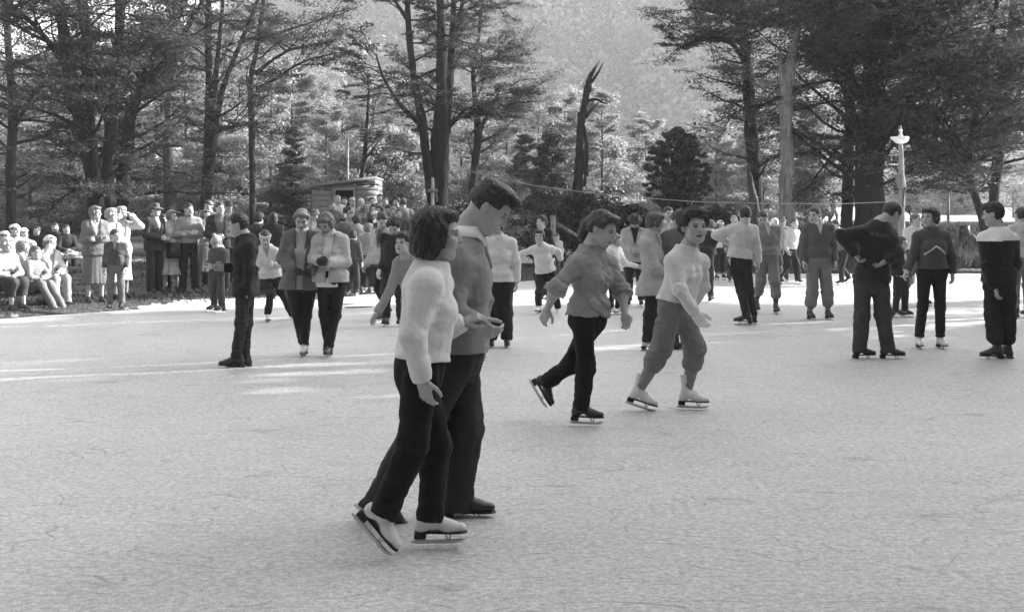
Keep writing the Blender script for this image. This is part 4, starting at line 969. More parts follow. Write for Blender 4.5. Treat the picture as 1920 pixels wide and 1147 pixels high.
beech('beech_tree', 'dark forked beech with upswept limbs behind the man with folded arms', 'tree',
      [S([(384, 400, 22), (390, 330, 20), (397, 245, 26), (392, 170, 14), (390, 60, 12), (392, -40, 11)], 37), S([(400, 240, 18), (415, 160, 10), (445, 80, 8), (470, 10, 7), (490, -60, 6)], 37, .8), S([(398, 235, 14), (412, 120, 9), (425, 40, 7), (440, -60, 6)], 37, -1), S([(405, 245, 10), (440, 240, 6), (480, 238, 4)], 36.6, -1)],
      37, 12, g=.07, nb=15, bl=3.0, dens=26, tmin=.3, bark=.022)
beech('beech_tree', 'slim straight beech with wide level boughs, left of the weatherboard hut', 'tree',
      [S([(473, 410, 12), (473, 330, 11), (472, 220, 12), (468, 150, 10), (480, 100, 9), (492, 20, 8), (500, -60, 7)], 40), S([(478, 140, 8), (510, 110, 6), (545, 88, 5), (600, 82, 3)], 40, .5), S([(480, 166, 6), (520, 150, 5), (570, 120, 4), (640, 105, 2)], 40, -.8), S([(480, 80, 6), (520, 60, 4), (580, 40, 3), (650, 10, 2)], 40, .5)],
      40, 13, g=.06, nb=12, bl=3.0, dens=22, tmin=.4, bark=.022)
beech('beech_tree', 'tall twin-trunked beech fanning out behind the bobbed woman', 'tree',
      [S([(822, 400, 34), (822, 320, 40), (826, 250, 34), (828, 180, 22), (828, 100, 20), (826, 30, 14), (822, -60, 14)], 36), S([(812, 380, 22), (800, 300, 18), (788, 210, 17), (774, 140, 13), (764, 60, 12), (758, -60, 10)], 35.6, .5), S([(836, 250, 18), (842, 150, 15), (846, 60, 12), (850, -50, 11)], 36.4, 1), S([(852, 60, 9), (866, 10, 8), (872, -60, 8)], 36.4, .5),
       S([(788, 235, 10), (748, 195, 7), (722, 150, 5), (712, 110, 3)], 35.6, -1), S([(762, 35, 8), (745, 10, 6), (730, -20, 5)], 35.5, -.5), S([(840, 240, 10), (862, 215, 8), (874, 200, 4)], 36, .3)],
      36, 14, g=.075, nb=15, bl=2.3, dens=24, tmin=.25, bark=.02, spread=.22)
beech('beech_tree', 'crooked beech with pale sunlit foliage just behind the tall man', 'tree',
      [S([(884, 400, 16), (888, 330, 14), (898, 250, 15), (890, 190, 10), (886, 130, 8), (900, 60, 7), (905, -40, 6)], 41), S([(900, 240, 9), (918, 212, 7), (926, 190, 5), (940, 160, 3)], 41, .5), S([(888, 130, 6), (910, 118, 4), (935, 110, 2)], 41, -.5)],
      41, 15, g=.16, nb=22, bl=2.8, dens=34, tmin=.2, bark=.03, dirx=1, leaf=.06)
beech('beech_tree', 'thin bent sapling leaning over the roof of the hut', 'tree', [S([(676, 345, 8), (683, 300, 9), (686, 260, 7), (690, 200, 5), (692, 150, 3)], 42), S([(684, 300, 5), (700, 280, 3), (712, 262, 2)], 42)], 42, 16, g=.12, nb=9, bl=1.6, dens=20, bark=.025)
beech('beech_tree', 'open leaning beech with dark layered boughs, left of the bare grey trunk', 'tree',
      [S([(1420, 410, 26), (1414, 330, 25), (1408, 220, 24), (1400, 120, 20), (1394, 60, 18), (1384, -50, 17)], 38), S([(1398, 118, 12), (1370, 85, 8), (1340, 75, 6), (1290, 88, 4), (1250, 110, 2)], 38, -1.5), S([(1392, 50, 9), (1350, 20, 6), (1300, 5, 4)], 38, .8), S([(1405, 50, 7), (1425, 20, 5), (1450, -5, 3)], 38, .5), S([(1410, 210, 8), (1445, 190, 5), (1480, 180, 3)], 38, .5)],
      38, 17, g=.06, nb=24, bl=2.6, dens=28, tmin=.2, bark=.022)
beech('beech_tree', 'massive dark beech filling the sky behind the lamp post', 'tree',
      [S([(1630, 425, 56), (1630, 330, 54), (1634, 220, 48), (1640, 100, 40), (1645, -60, 34)], 33), S([(1634, 200, 24), (1670, 100, 18), (1720, 0, 12), (1760, -80, 9)], 33, -1), S([(1630, 220, 20), (1590, 120, 15), (1560, 20, 10), (1545, -60, 8)], 33, .8)],
      33, 18, g=.06, nb=40, bl=4.2, dens=46, tmin=.2, bark=.016, leaf=.062, tw=8)
beech('beech_tree', 'dark beech on a slimmer trunk just left of the massive one', 'tree', [S([(1588, 420, 22), (1590, 330, 21), (1594, 220, 18), (1590, 100, 14), (1580, -50, 11)], 35)], 35, 19, g=.055, nb=30, bl=3.2, dens=36, tmin=.28, bark=.018)
beech('beech_tree', 'dark spreading beech on a slanting trunk behind the white-yoked man', 'tree',
      [S([(1850, 440, 18), (1838, 395, 15), (1822, 350, 13), (1814, 300, 12), (1830, 220, 12), (1850, 120, 11), (1870, 0, 9)], 32.5), S([(1820, 320, 9), (1790, 260, 7), (1750, 220, 4)], 32.5, -.5), S([(1830, 210, 9), (1790, 120, 7), (1750, 40, 5)], 32.5, .5)],
      32.5, 20, g=.05, nb=30, bl=3.3, dens=40, tmin=.28, bark=.018, leaf=.06, tw=7)
beech('beech_tree', 'dark beech with a short upright trunk at the right edge', 'tree', [S([(1862, 430, 17), (1864, 350, 18), (1880, 250, 16), (1895, 120, 14), (1900, -40, 12)], 37), S([(1880, 250, 10), (1920, 180, 8), (1960, 100, 5)], 37, 1)], 37, 21, g=.055, nb=32, bl=3.6, dens=40, tmin=.25, bark=.018, tw=7)
beech('beech_tree', 'beech at the far left edge with hazy layered foliage', 'tree', [S([(22, 420, 20), (20, 320, 18), (25, 200, 15), (15, 80, 12), (10, -50, 10)], 36), S([(20, 250, 9), (60, 180, 6), (95, 140, 3)], 36)], 36, 22, g=.12, nb=26, bl=3.4, dens=30, tmin=.15, bark=.03, tw=7)
beech('beech_tree', 'slight beech with feathery boughs between the forked and the straight beeches', 'tree', [S([(316, 410, 22), (318, 330, 22), (312, 250, 12), (318, 150, 9), (325, 40, 7), (330, -40, 6)], 44)], 44, 23, g=.15, nb=20, bl=2.8, dens=30, tmin=.3, bark=.03)
hill_wood()
# bare dead trunks
def snag(label, stems, bark, seed):
    rng = np.random.RandomState(seed); P0 = stems[0][0][0]; base = np.array([P0[0], P0[1], float(ground_z(P0[0], P0[1])) - .1]); root = empty('dead_tree', base, label, 'dead tree', 'dead trunks'); wd = []
    for i, (P, R) in enumerate(stems):
        if i == 0: P = np.vstack([base, P]); R = np.r_[R[0] * 1.15, R]
        wd.append(tube(P, R, 9, .16, rng))
    V, F = join(wd); obj('trunk', V, F, mat('dead_wood', bark, .95, 'bark', .1), root, base)
snag('dark broken dead trunk with hooked bare branches in the middle of the picture', [S([(1084, 348, 20), (1088, 300, 15), (1086, 268, 16), (1089, 240, 13), (1093, 212, 14), (1096, 190, 11), (1102, 165, 12), (1105, 148, 9), (1113, 132, 7), (1118, 124, 3), (1125, 113, 1.5)], 36), S([(1078, 345, 8), (1080, 318, 6), (1077, 296, 2)], 35.9), S([(1096, 350, 7), (1097, 326, 5), (1101, 300, 1.5)], 35.95), S([(1090, 236, 4), (1084, 222, 2), (1082, 206, 1)], 36), S([(1108, 156, 6), (1122, 136, 4), (1130, 120, 2)], 36), S([(1100, 190, 6), (1118, 186, 5), (1128, 192, 4), (1140, 195, 2)], 36), S([(1098, 222, 5), (1110, 204, 4), (1122, 192, 3)], 36), S([(1098, 330, 10), (1100, 280, 8), (1096, 236, 4)], 35.9)], .04, 3)
snag('pale weathered dead trunk with a broken forked top', [S([(1474, 415, 28), (1474, 330, 24), (1474, 240, 22), (1476, 170, 22), (1480, 130, 24), (1484, 110, 16), (1490, 80, 10), (1496, 54, 3)], 32), S([(1470, 180, 10), (1464, 140, 9), (1463, 108, 3)], 31.9), S([(1484, 132, 8), (1492, 122, 5), (1499, 116, 2)], 32)], .19, 4)
snag('splintered leaning snag at the foot of the leaning beech', [S([(1420, 420, 20), (1412, 370, 16), (1405, 330, 10), (1402, 306, 3)], 37)], .14, 5)
# bushes and younger trees
bushy('young_tree', 'small round dark-leaved tree standing alone right of centre', 'tree', (1270 - CX) * 34 / FPX, 34, 4.45, 1.15, 31, g=.08, leaf=.045, n=26000, trunk=.09, group='young trees', cz=.40, clump=300, csz=.42, cone=.12, tr=.3)
bushy('shrub', 'dark tangled shrub behind the bowed woman', 'shrub', (1095 - CX) * 35 / FPX, 35, 2.3, 1.9, 32, g=.035, leaf=.06, n=14000, trunk=.05, group='shrubs on the bank', cz=.0, clump=60, tr=.3)
bushy('shrub', 'dark shrub right of the tangled one, under the rope', 'shrub', (1180 - CX) * 36 / FPX, 36, 1.9, 1.3, 33, g=.04, leaf=.06, n=9000, trunk=.05, group='shrubs on the bank', cz=.0, tr=.3)
bushy('shrub', 'low dark shrub beneath the leaning beech', 'shrub', (1345 - CX) * 36 / FPX, 36, 1.5, 1.3, 34, g=.04, leaf=.06, n=8000, trunk=.05, group='shrubs on the bank', cz=.0, tr=.3)
bushy('shrub', 'dark shrub behind the raised crowd beside the notice post', 'shrub', (870 - CX) * 39 / FPX, 39, 1.9, 1.5, 35, g=.05, leaf=.07, n=9000, trunk=.05, group='shrubs on the bank', cz=.0, tr=.3)
bushy('conifer', 'dark pointed conifer left of the broken dead trunk', 'tree', (1035 - CX) * 45 / FPX, 45, 5.2, 1.35, 36, g=.05, leaf=.09, n=14000, trunk=.1, group='young trees', cone=.7, cz=.05, clump=70)
# wood behind, sunlight put into its paler leaf colours: four kinds of tree, copied
def wtree(h, seed, bl, nb, tp, g, lean=0, tmin=.08, dens=34, leaf=.07, label='x'):
    Y = 60; yy = lambda z: HY - (z - EYE) * FPX / Y; w = h * .022 * FPX / Y
    return beech('woodland_tree', label, 'tree', [S([(960, yy(.3), w), (960 + lean, yy(h * .35), w * .8), (960 + lean * .5, yy(h * .7), w * .5), (960 + lean * 2, yy(h), w * .12)], Y)], Y, seed, g=g, nb=nb, bl=bl, dens=dens, tmin=tmin, bark=.035, leaf=leaf, tp=tp, tw=6, spread=.46, flat=.09, group='sunlit wood behind the rink')
BK = [('sunlit feathery tree', wtree(8.2, 41, 2.6, 46, .4, .34)), ('slender pointed tree', wtree(9.5, 42, 2.1, 56, .6, .27, lean=3)), ('broad hazy beech', wtree(11.5, 43, 3.6, 50, .35, .42, leaf=.085, tmin=.2)),
      ('low sunlit thicket tree', bushy('woodland_tree', 'x', 'tree', 0, 60, 4.6, 2.8, 44, g=.33, leaf=.06, n=56000, group='sunlit wood behind the rink', cz=.0, clump=420, z0=0, tr=.5, csz=.5)), ('dark young conifer', wtree(6.2, 45, 1.6, 60, .9, .12, dens=40, tmin=.03)), ('thin sunlit sapling', wtree(6.8, 46, 1.5, 40, .45, .34, lean=-4, dens=30))]
used = [False] * 6
rk = np.random.RandomState(8)
rows = [(30, 56, 3, 'left of the many-stemmed beech'), (105, 50, 0, 'low behind the bench sitters'), (150, 62, 0, 'over the left spectators, far back'), (262, 54, 3, 'between the many-stemmed and the forked beech'), (300, 64, 0, 'behind the forked beech'), (350, 57, 1, 'just left of the forked beech'),
        (432, 52, 3, 'between the forked and the straight beech'), (455, 66, 0, 'above the straight beech, far back'), (545, 52, 1, 'left of the hut'), (585, 60, 0, 'behind the hut roof'), (640, 66, 1, 'high behind the hut'), (700, 55, 0, 'right of the hut'), (745, 62, 1, 'between the hut and the twin-trunked beech'), (765, 50, 3, 'low behind the raised crowd'),
        (865, 56, 0, 'behind the twin-trunked beech'), (930, 50, 3, 'low behind the tall man'), (950, 60, 1, 'right of the crooked beech'), (1010, 66, 0, 'behind the dark conifer'), (1070, 58, 3, 'behind the broken dead trunk'), (1140, 62, 3, 'right of the broken dead trunk'), (1200, 70, 3, 'left of the round dark tree'),
        (1330, 66, 3, 'between the round tree and the leaning beech'), (1370, 74, 0, 'behind the leaning beech'), (1440, 58, 3, 'between the leaning beech and the pale trunk'), (1455, 76, 1, 'behind the pale dead trunk'), (1530, 64, 0, 'right of the pale dead trunk'), (1720, 90, 3, 'beyond the field behind the lamp'), (1800, 84, 3, 'beyond the field at right'), (1900, 74, 0, 'behind the right edge beeches'), (1560, 90, 2, 'far behind the slim dark beech'), (-40, 60, 0, 'at the extreme left'), (1680, 100, 2, 'far beyond the lamp post'), (1960, 64, 2, 'beyond the right border'),
        (-120, 58, 0, 'beyond the left border'), (-210, 52, 3, 'further beyond the left border'), (-330, 60, 1, 'well beyond the left border'), (-90, 46, 5, 'just beyond the left border'), (-270, 66, 2, 'at the far end beyond the left border'), (2090, 56, 1, 'well beyond the right border'), (2190, 60, 0, 'furthest beyond the right border'), (60, 48, 5, 'in front of the left wood'), (130, 52, 3, 'behind the many-stemmed beech'), (285, 49, 5, 'right of the many-stemmed beech'), (420, 56, 3, 'right of the forked beech'), (505, 48, 5, 'right of the straight beech'), (548, 46, 4, 'left of the hut, in the open'), (610, 55, 5, 'above the hut'), (722, 48, 3, 'right of the hut, before the wood'),
        (760, 58, 5, 'left of the twin-trunked beech'), (905, 52, 5, 'behind the crooked beech'), (985, 50, 4, 'left of the dark conifer'), (1060, 52, 5, 'left of the broken dead trunk'), (1130, 50, 5, 'right of the broken dead trunk, front'), (1165, 56, 3, 'above the dark shrubs'), (1210, 60, 5, 'left of the lone dark tree'), (1340, 58, 5, 'right of the lone dark tree'), (1435, 50, 5, 'beside the splintered snag'), (1510, 56, 4, 'right of the pale dead trunk')]
for i, (px, Y, kd, where) in enumerate(rows):
    x = (px - CX) * Y / FPX; z = float(ground_z(x, Y)) - .1; lb = BK[kd][0] + ' ' + where; o = BK[kd][1]; sc = rk.uniform(.85, 1.15)
    if not used[kd]:
        used[kd] = True; o.location = (x, Y, z); o.rotation_euler = (0, 0, rk.rand() * 6); o.scale = (sc,) * 3; o['label'] = lb
    else: copy_tree(o, (x, Y, z), rk.rand() * 6, sc, lb)
# the wood continues out of view to the right of the frame: it shades the near ice
off = bushy('shade_tree', 'tall leafy beech beyond the right border that throws its shade over the ice', 'tree', 20, 14.5, 13, 4.2, 51, g=.04, leaf=.22, n=15000, trunk=.3, group='trees shading the rink', cz=.08, clump=140, tr=.3)
for (x, y, sc) in [(17.2, 16.1, 1.0), (17.5, 8, 1.1), (18.5, 3.5, 1.15), (15, -3, 1.0), (27, 6, 1.3), (16, -9, 1.1), (29, 15.5, 1.25), (36, 11, 1.3)]:
    copy_tree(off, (x, y, 0), rk.rand() * 6, sc, 'tall leafy beech beyond the right border that throws its shade over the ice')

for x, y in ((-16, -4), (-9, -8), (-2, -9.5), (5, -8), (11, -5), (-18, 5)):
    copy_tree(off, (x, y, 0), rk.rand() * 6, 1.05, 'unseen leafy beech added behind the camera to shade the near ice')  # unseen row added behind the camera to cut skylight on the near ice
hi = bushy('shade_tree', 'unseen bare-stemmed beech added beyond the right border, crown high to shade the left ice', 'tree', 20.5, 25.0, 15.5, 3.5, 52, g=.04, leaf=.22, n=20000, trunk=.28, group='trees shading the rink', cz=.52, clump=120, tr=.3)  # added out of view; crown raised so its shadow reaches only the left ice
lo_ = bushy('shade_tree', 'unseen thin-crowned beech added beyond the right border to dapple the ice', 'tree', 17.5, 21.5, 9, 3.4, 53, g=.04, leaf=.2, n=380, trunk=.12, group='trees shading the rink', cz=.1, clump=90, tr=.3)  # added out of view; crown kept sparse for dappled sun on the ice
# ------------------------------------------------------------------ hut, posts, lamp, rope, bench, fence
def hut():
    Y = 37; a = W(585, 400, Y); b = W(703, 400, Y); x0, x1 = a[0], b[0]; zb = float(ground_z(0.5 * (x0 + x1), Y)) - .2; zl = W(0, 351, Y)[2]; zr = W(0, 337, Y)[2]; o = np.array([(x0 + x1) / 2, Y, zb]); D = 2.2
    root = empty('hut', o, 'pale weatherboard hut with lean-to roof and dark open hatch behind the crowd', 'hut'); m = mat('weatherboard', .26, .8, 'x', .2, .12, 30, .3)
    dx0, dx1 = W(629, 0, Y)[0], W(663, 0, Y)[0]; dz = W(0, 356, Y)[2]; bd = .19
    def board(x_0, x_1, y, z, ax='x'):
        if ax == 'x': return box(((x_0 + x_1) / 2, y, z), ((x_1 - x_0) / 2, .014, bd / 2 + .012), R=np.array([[1, 0, 0], [0, .998, .06], [0, -.06, .998]]))
        return box((y, (x_0 + x_1) / 2, z), (.008, (x_1 - x_0) / 2, bd / 2 - .004))
    fr = []; sdw = []; z = zb + .1
    while z < zr - .02:
        tops = lambda x: zl + (zr - zl) * (x - x0) / (x1 - x0)
        xs0 = x0 if z + bd / 2 < zl else x0 + (z + bd / 2 - zl) / (zr - zl) * (x1 - x0)
        if z < dz and z > zb + .35: 
            if xs0 < dx0: fr.append(board(xs0, dx0, Y, z))
            fr.append(board(max(dx1, xs0), x1, Y, z))
        elif xs0 < x1: fr.append(board(xs0, x1, Y, z))
        sdw.append(board(Y + .03, Y + D, x1 - .015, z, 'y'));
        if z < zl: sdw.append(board(Y + .03, Y + D, x0 + .015, z, 'y'))
        z += bd
    V, F = join(fr + sdw); obj('wall', V, F, m, root, o, smooth=False)
    ang = math.atan2(zr - zl, x1 - x0); c = np.array([(x0 + x1) / 2, Y + D / 2 - .1, (zl + zr) / 2 + .07]); R = np.array([[math.cos(ang), 0, -math.sin(ang)], [0, 1, 0], [math.sin(ang), 0, math.cos(ang)]])
    V, F = box(c, ((x1 - x0) / 2 + .05, D / 2 + .1, .03), R); rf = obj('roof', V, F, mat('roof_iron', .30, .6, 'x', .3), root, o, smooth=False)
    V, F = box(c + np.array([0, -D / 2 - .11, -.02]), ((x1 - x0) / 2 + .05, .012, .045), R); obj('bargeboard', V, F, m, rf, o, smooth=False)
    fw_ = join([box((dx0 - .03, Y - .03, (zb + .4 + dz) / 2), (.03, .03, (dz - zb - .4) / 2)), box((dx1 + .03, Y - .03, (zb + .4 + dz) / 2), (.03, .03, (dz - zb - .4) / 2)), box(((dx0 + dx1) / 2, Y - .03, dz + .03), ((dx1 - dx0) / 2 + .07, .033, .03)), box(((dx0 + dx1) / 2, Y - .03, zb + .42), ((dx1 - dx0) / 2 + .07, .05, .03))])
    obj('door_frame', fw_[0], fw_[1], mat('weatherboard_trim', .34, .7, 'x'), root, o, smooth=False)
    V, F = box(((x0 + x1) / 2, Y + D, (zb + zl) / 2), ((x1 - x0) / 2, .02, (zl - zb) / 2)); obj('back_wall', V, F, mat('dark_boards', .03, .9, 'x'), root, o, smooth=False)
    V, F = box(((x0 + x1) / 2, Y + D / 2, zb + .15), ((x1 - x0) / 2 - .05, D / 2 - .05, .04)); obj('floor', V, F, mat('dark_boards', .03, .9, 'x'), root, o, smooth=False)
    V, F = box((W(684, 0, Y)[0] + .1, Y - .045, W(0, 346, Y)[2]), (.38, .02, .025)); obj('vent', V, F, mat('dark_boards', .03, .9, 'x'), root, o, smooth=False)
hut()
wood_m = lambda g: mat('weathered_wood', g, .9, 'bark', .1)
def post(name, label, cat, pts, extra=None):
    P, R = pts; P = P.copy(); b = np.array([P[0][0], P[0][1], float(ground_z(P[0][0], P[0][1])) - .1]); root = empty(name, b, label, cat); rng = np.random.RandomState(3)
    V, F = tube(np.vstack([b, P]), np.r_[R[0], R], 9, .03, rng); obj('pole', V, F, wood_m(.26), root, b)
    if extra: extra(root, b)
    return root
def lampx(root, b):
    Y = 28.0; c = W(1684, 261, Y); a = np.linspace(0, 2 * np.pi, 24, endpoint=False); V = []
    for r, z, sx in ((.02, .10, 1), (.05, .09, 1), (.06, .05, 1), (.195, .045, 1), (.205, .01, 1), (.185, -.06, 1), (.13, -.115, 1), (.03, -.14, 1), (.001, -.14, 1)):
        V.append(np.stack([c[0] + np.cos(a) * r * (1.0 + .35 * (np.cos(a) < 0) * (z > -.06)), c[1] - .20 + np.sin(a) * r * .9, c[2] + z + 0 * a], 1))
    k = np.arange(24); F = [np.stack([i * 24 + k, i * 24 + (k + 1) % 24, i * 24 + 24 + (k + 1) % 24, i * 24 + 24 + k], 1) for i in range(8)]
    sh = obj('lamp_shade', np.concatenate(V), np.concatenate(F), mat('white_enamel', .8, .3, 'x', .5, .03, 10, .05), root, b)
    V, F = tube([c + [0, -.20, .08], c + [-.0, -.20, .22], c + [.0, -.08, .24], c + [.04, 0, .2]], [.032, .028, .02, .02], 8); obj('lamp_bracket', V, F, mat('white_enamel', .8, .3, 'x', .5, .03, 10, .05), root, b)
    t = np.linspace(0, 1, 20); cab = [W(1692 + 4 * math.sin(6 * q) + (8 * (q > .3) * (q - .3)), 330 + 80 * q, 27.85) for q in t]; th = np.linspace(0, 2 * np.pi * 1.3, 16); ce = W(1702, 392, 27.8)
    coil = [ce + np.array([math.cos(q) * .075, -.05, math.sin(q) * .075]) for q in th]; tail = [W(1706, 402, 27.8), W(1716, 412, 27.8), W(1722, 420, 27.8)]
    V, F = tube(np.array(cab[:14] + [W(1695, 386, 27.8)]), .017, 6); cb = obj('cable', V, F, mat('black_rubber', .02, .6, 'x'), root, b)
    V, F = tube(np.array(coil + tail), .025, 6); obj('cable_coil', V, F, mat('black_rubber', .02, .6, 'x'), cb, b)
    V, F = tube([W(1691, 352, 27.9), W(1688, 334, 27.9), W(1690, 318, 27.95)], [.12, .125, .02], 8, .1, np.random.RandomState(2)); obj('knot', V, F, wood_m(.26), root, b)
post('lamp_post', 'rough pale wooden lamp post with a white enamel shade and hanging cable', 'lamp post', (np.array([W(1690, 440, 28), W(1691, 350, 28), W(1689, 285, 28), W(1688, 236, 28)]), np.array([.095, .09, .065, .035])), lampx)
post('pole', 'thin pale pole in the field behind the zigzag sweater', 'pole', (np.array([W(1778, 405, 42), W(1778, 285, 42)]), np.array([.055, .045])))
post('pole', 'grey pole rising beside the hut roof', 'pole', (np.array([W(652, 395, 43), W(652, 262, 43)]), np.array([.05, .045])))
post('fence_post', 'stout weathered wooden post behind the smiling skater', 'post', (np.array([W(1037, 465, 28), W(1037, 404, 28)]), np.array([.075, .07])))
def rail(root, b):
    V, F = tube([W(1040, 418, 28), W(1065, 432, 28.3), W(1098, 452, 28.6)], [.05, .045, .04], 8, .05, np.random.RandomState(1)); obj('fence_rail', V, F, wood_m(.2), root, b)
rt_ = empty('fallen_pole', (W(1065, 440, 28.2)), 'sloping wooden pole resting against the weathered post', 'pole'); rail(rt_, np.array(rt_.location))
def sign(root, b):
    V, F = box(W(812, 358, 33) - [0, .08, 0], (.165, .015, .05)); obj('crossboard', V, F, wood_m(.2), root, b, smooth=False)
post('notice_post', 'thin wooden post with a short crossboard before the twin-trunked beech', 'sign', (np.array([W(811, 420, 33), W(811, 333, 33)]), np.array([.055, .05])), sign)
pts = [W(885, 322, 33), W(930, 333, 32.5), W(1000, 348, 32), W(1100, 361, 31), W(1200, 371, 30.3), W(1300, 378, 29.8), W(1450, 382, 29), W(1580, 382, 28.4), W(1686, 378, 28.0)]
V, F = tube(pts, .011, 6); tag(obj('rope', V, F, mat('pale_rope', .35, .9, 'x')), 'long pale rope slung across the picture to the lamp post', 'rope')
def bench(label, xa, xb, Y, zt=.45):
    b = np.array([(xa + xb) / 2, Y, .05]); root = empty('bench', b, label, 'bench', 'log benches')
    V, F = box((b[0], Y, zt - .03), ((xb - xa) / 2, .14, .03)); obj('seat', V, F, wood_m(.12), root, b, smooth=False)
    for x in (xa + .2, xb - .2): V, F = box((x, Y, zt / 2 - .02), (.06, .12, zt / 2 - .04)); obj('leg', V, F, wood_m(.08), root, b, smooth=False)
bench('plank bench under the front row of seated spectators at left', -9.6, -7.9, 18.6)
bench('plank bench under the back row of seated spectators at left', -11.4, -9.3, 21.2, .6)
bench('dark plank bench under the trees behind the saluting spectator', -13.4, -11.0, 28.0)
V, F = join([box((W(140, 0, 27)[0], 27, .62), (.36, .2, .025)), box((W(140, 0, 27)[0] - .28, 27, .33), (.03, .17, .27)), box((W(140, 0, 27)[0] + .28, 27, .33), (.03, .17, .27)), box((W(140, 0, 27)[0], 27, .35), (.3, .02, .05))])
tag(obj('table', V, F, mat('table_paint', .35, .7, 'x'), smooth=False), 'small pale table under the trees, right of the dark bench', 'table')
V, F = leaves_mesh(np.c_[W(140, 0, 27)[0] + .15 * np.random.RandomState(2).randn(40), 27 + .08 * np.random.RandomState(3).randn(40), .68 + .03 * np.random.RandomState(4).rand(40)], np.full(40, .09), np.random.RandomState(1), 1.2)
tag(obj('paper_heap', V, F, mat('white_paper', .75, .8, 'x'), smooth=False), 'heap of crumpled white paper lying on the small table', 'paper')
# kerb log along the far edge, sticks, a tin bin in the tussock
for xa, xb, Y, lb in ((1.0, 4.4, 29.3, 'left'), (7.0, 15.5, 31.6, 'right')):
    V, F = tube([(xa, Y - .9 * (lb == 'left'), .06), ((xa + xb) / 2, Y, .07), (xb, Y + .1, .06)], .07, 8, .05, np.random.RandomState(1)); tag(obj('kerb_log', V, F, wood_m(.10)), 'long dark log edging the rink on the far bank, the %s one' % lb, 'log')
V, F = tube([W(1808, 428, 33.5) + [0, 0, -.25], W(1808, 432, 33.5), W(1808, 410 + 13, 33.5)], [.16, .16, .16], 12); tag(obj('tin_drum', V, F, mat('rusty_tin', .03, .5, 'x')), 'dark tin drum half sunk in the tussock between the zigzag sweater and the white yoke', 'drum')
for i, (px, py, ang, L_) in enumerate(((672, 579, .3, .5), (648, 573, -.2, .35), (300, 552, .1, .6))):
    x, y = gp(px, py); z = .02 + max(0, float(ground_z(x, y))); r = np.random.RandomState(i); P = np.array([[x + (t - .5) * L_ * math.cos(ang), y + (t - .5) * L_ * math.sin(ang) + .03 * r.randn(), z + .015 * r.rand()] for t in np.linspace(0, 1, 5)])
    V, F = tube(P, [.010, .014, .012, .01, .005], 6); tag(obj('stick', V, F, wood_m(.04)), ['forked dead stick lying at the ice edge under the small boy', 'shorter dead stick left of the forked one', 'dead stick on the turf by the pleated skirt'][i], 'stick', 'fallen sticks')
# grass and tussock
def grass(name, n, xr, yr, hh, seed, g, w=.012, cond=None):
    r = np.random.RandomState(seed); X = r.uniform(*xr, n); Y = r.uniform(*yr, n) ; s = shore(X, Y); k = (s > .35) & (np.abs(X / Y) < .53)
    if cond is not None: k &= cond(X, Y)
    k &= r.rand(n) < .35 + .65 * (gnoise(X, Y, seed, 3, 1.2) > -.1); X, Y = X[k], Y[k]; Z = ground_z(X, Y); n = len(X); h = hh * (.4 + .9 * r.rand(n)) * (1 + .5 * gnoise(X, Y, seed + 1, 3, .8))
    a = r.rand(n) * 6.28; dx, dy = np.cos(a) * w, np.sin(a) * w; lx, ly = r.randn(n) * h * .35, r.randn(n) * h * .35; B = np.stack([X, Y, Z], 1)
    V = np.stack([B - np.c_[dx, dy, 0 * dx], B + np.c_[dx, dy, 0 * dx], B + np.c_[lx * .4 + dx * .7, ly * .4 + dy * .7, h * .6], B + np.c_[lx, ly, h]], 1).reshape(-1, 3)
    F = np.arange(4 * n).reshape(n, 4); tag(obj(name, V, F, leaf_mat('grass_blades', g), smooth=False), kind='stuff', label='short rough grass on the banks' if hh < .1 else 'dark tussock grass on the right bank', cat='grass')
grass('grass', 60000, (-14, 4), (16.5, 36), .05, 61, .06)
grass('tussock_grass', 90000, (2.5, 24), (31.5, 44), .32, 62, .045, .02, lambda X, Y: X > 2.2 + .0 * Y)

# haze: cold morning air, thin enough to leave the skaters clear
def haze(dens, g):
    V, F = box((0, 227, 97), (352, 275, 103)); m = bpy.data.materials.new('morning_haze'); m.use_nodes = True; nt = m.node_tree; N = nt.nodes; N.remove(N['Principled BSDF'])
    v = N.new('ShaderNodeVolumePrincipled'); v.inputs['Color'].default_value = (g, g, g, 1); v.inputs['Density'].default_value = dens; v.inputs['Anisotropy'].default_value = .3
    nt.links.new(v.outputs[0], N['Material Output'].inputs['Volume']); tag(obj('haze', V, F, m, smooth=False), 'thin morning haze in front of the wooded hill', 'haze', kind='stuff')
haze(.0007, .92)
# ------------------------------------------------------------------ the people, front to back
BLK, WHT = .009, .62
# the couple in front: he first, then she
person("tall young man in grey pullover looking down, hand in hand with the bobbed woman", px=860, foot=978, Y=5.5, top=325, yaw=88, hyaw=84, pitch=36, H=1.80, head_s=1.03,
    J=dict(hd=(918, 391, 0), nk=(872, 447, 0), shR=(856, 492, -.17), shL=(886, 492, .17), elR=(846, 585, -.24), wrR=(893, 609, -.28), elL=(902, 565, .24), wrL=(890, 640, .17), hip=(860, 655, 0),
           knR=(792, 800, -.06), anR=(722, 925, -.02), knL=(872, 800, .08), anL=(858, 925, .08)),
    hair='quiff', hg=.035, skin=.40, upper=dict(kind='sweater', g=.20, hem=.0, neck='v', collar=.78, cs=1.13, fold=.004, sr=1.1, inner=.7, tie=.2), lower=dict(kind='trousers', g=.030, w=1.38, hem=.085, fold=.007), fcol=.018, fpitch=(0, -35), fyaw=(88, 80),
    handp=('relax', 'hold'), palm=dict(R=(0, .9, .5), TR=(.3, 0, 1)))
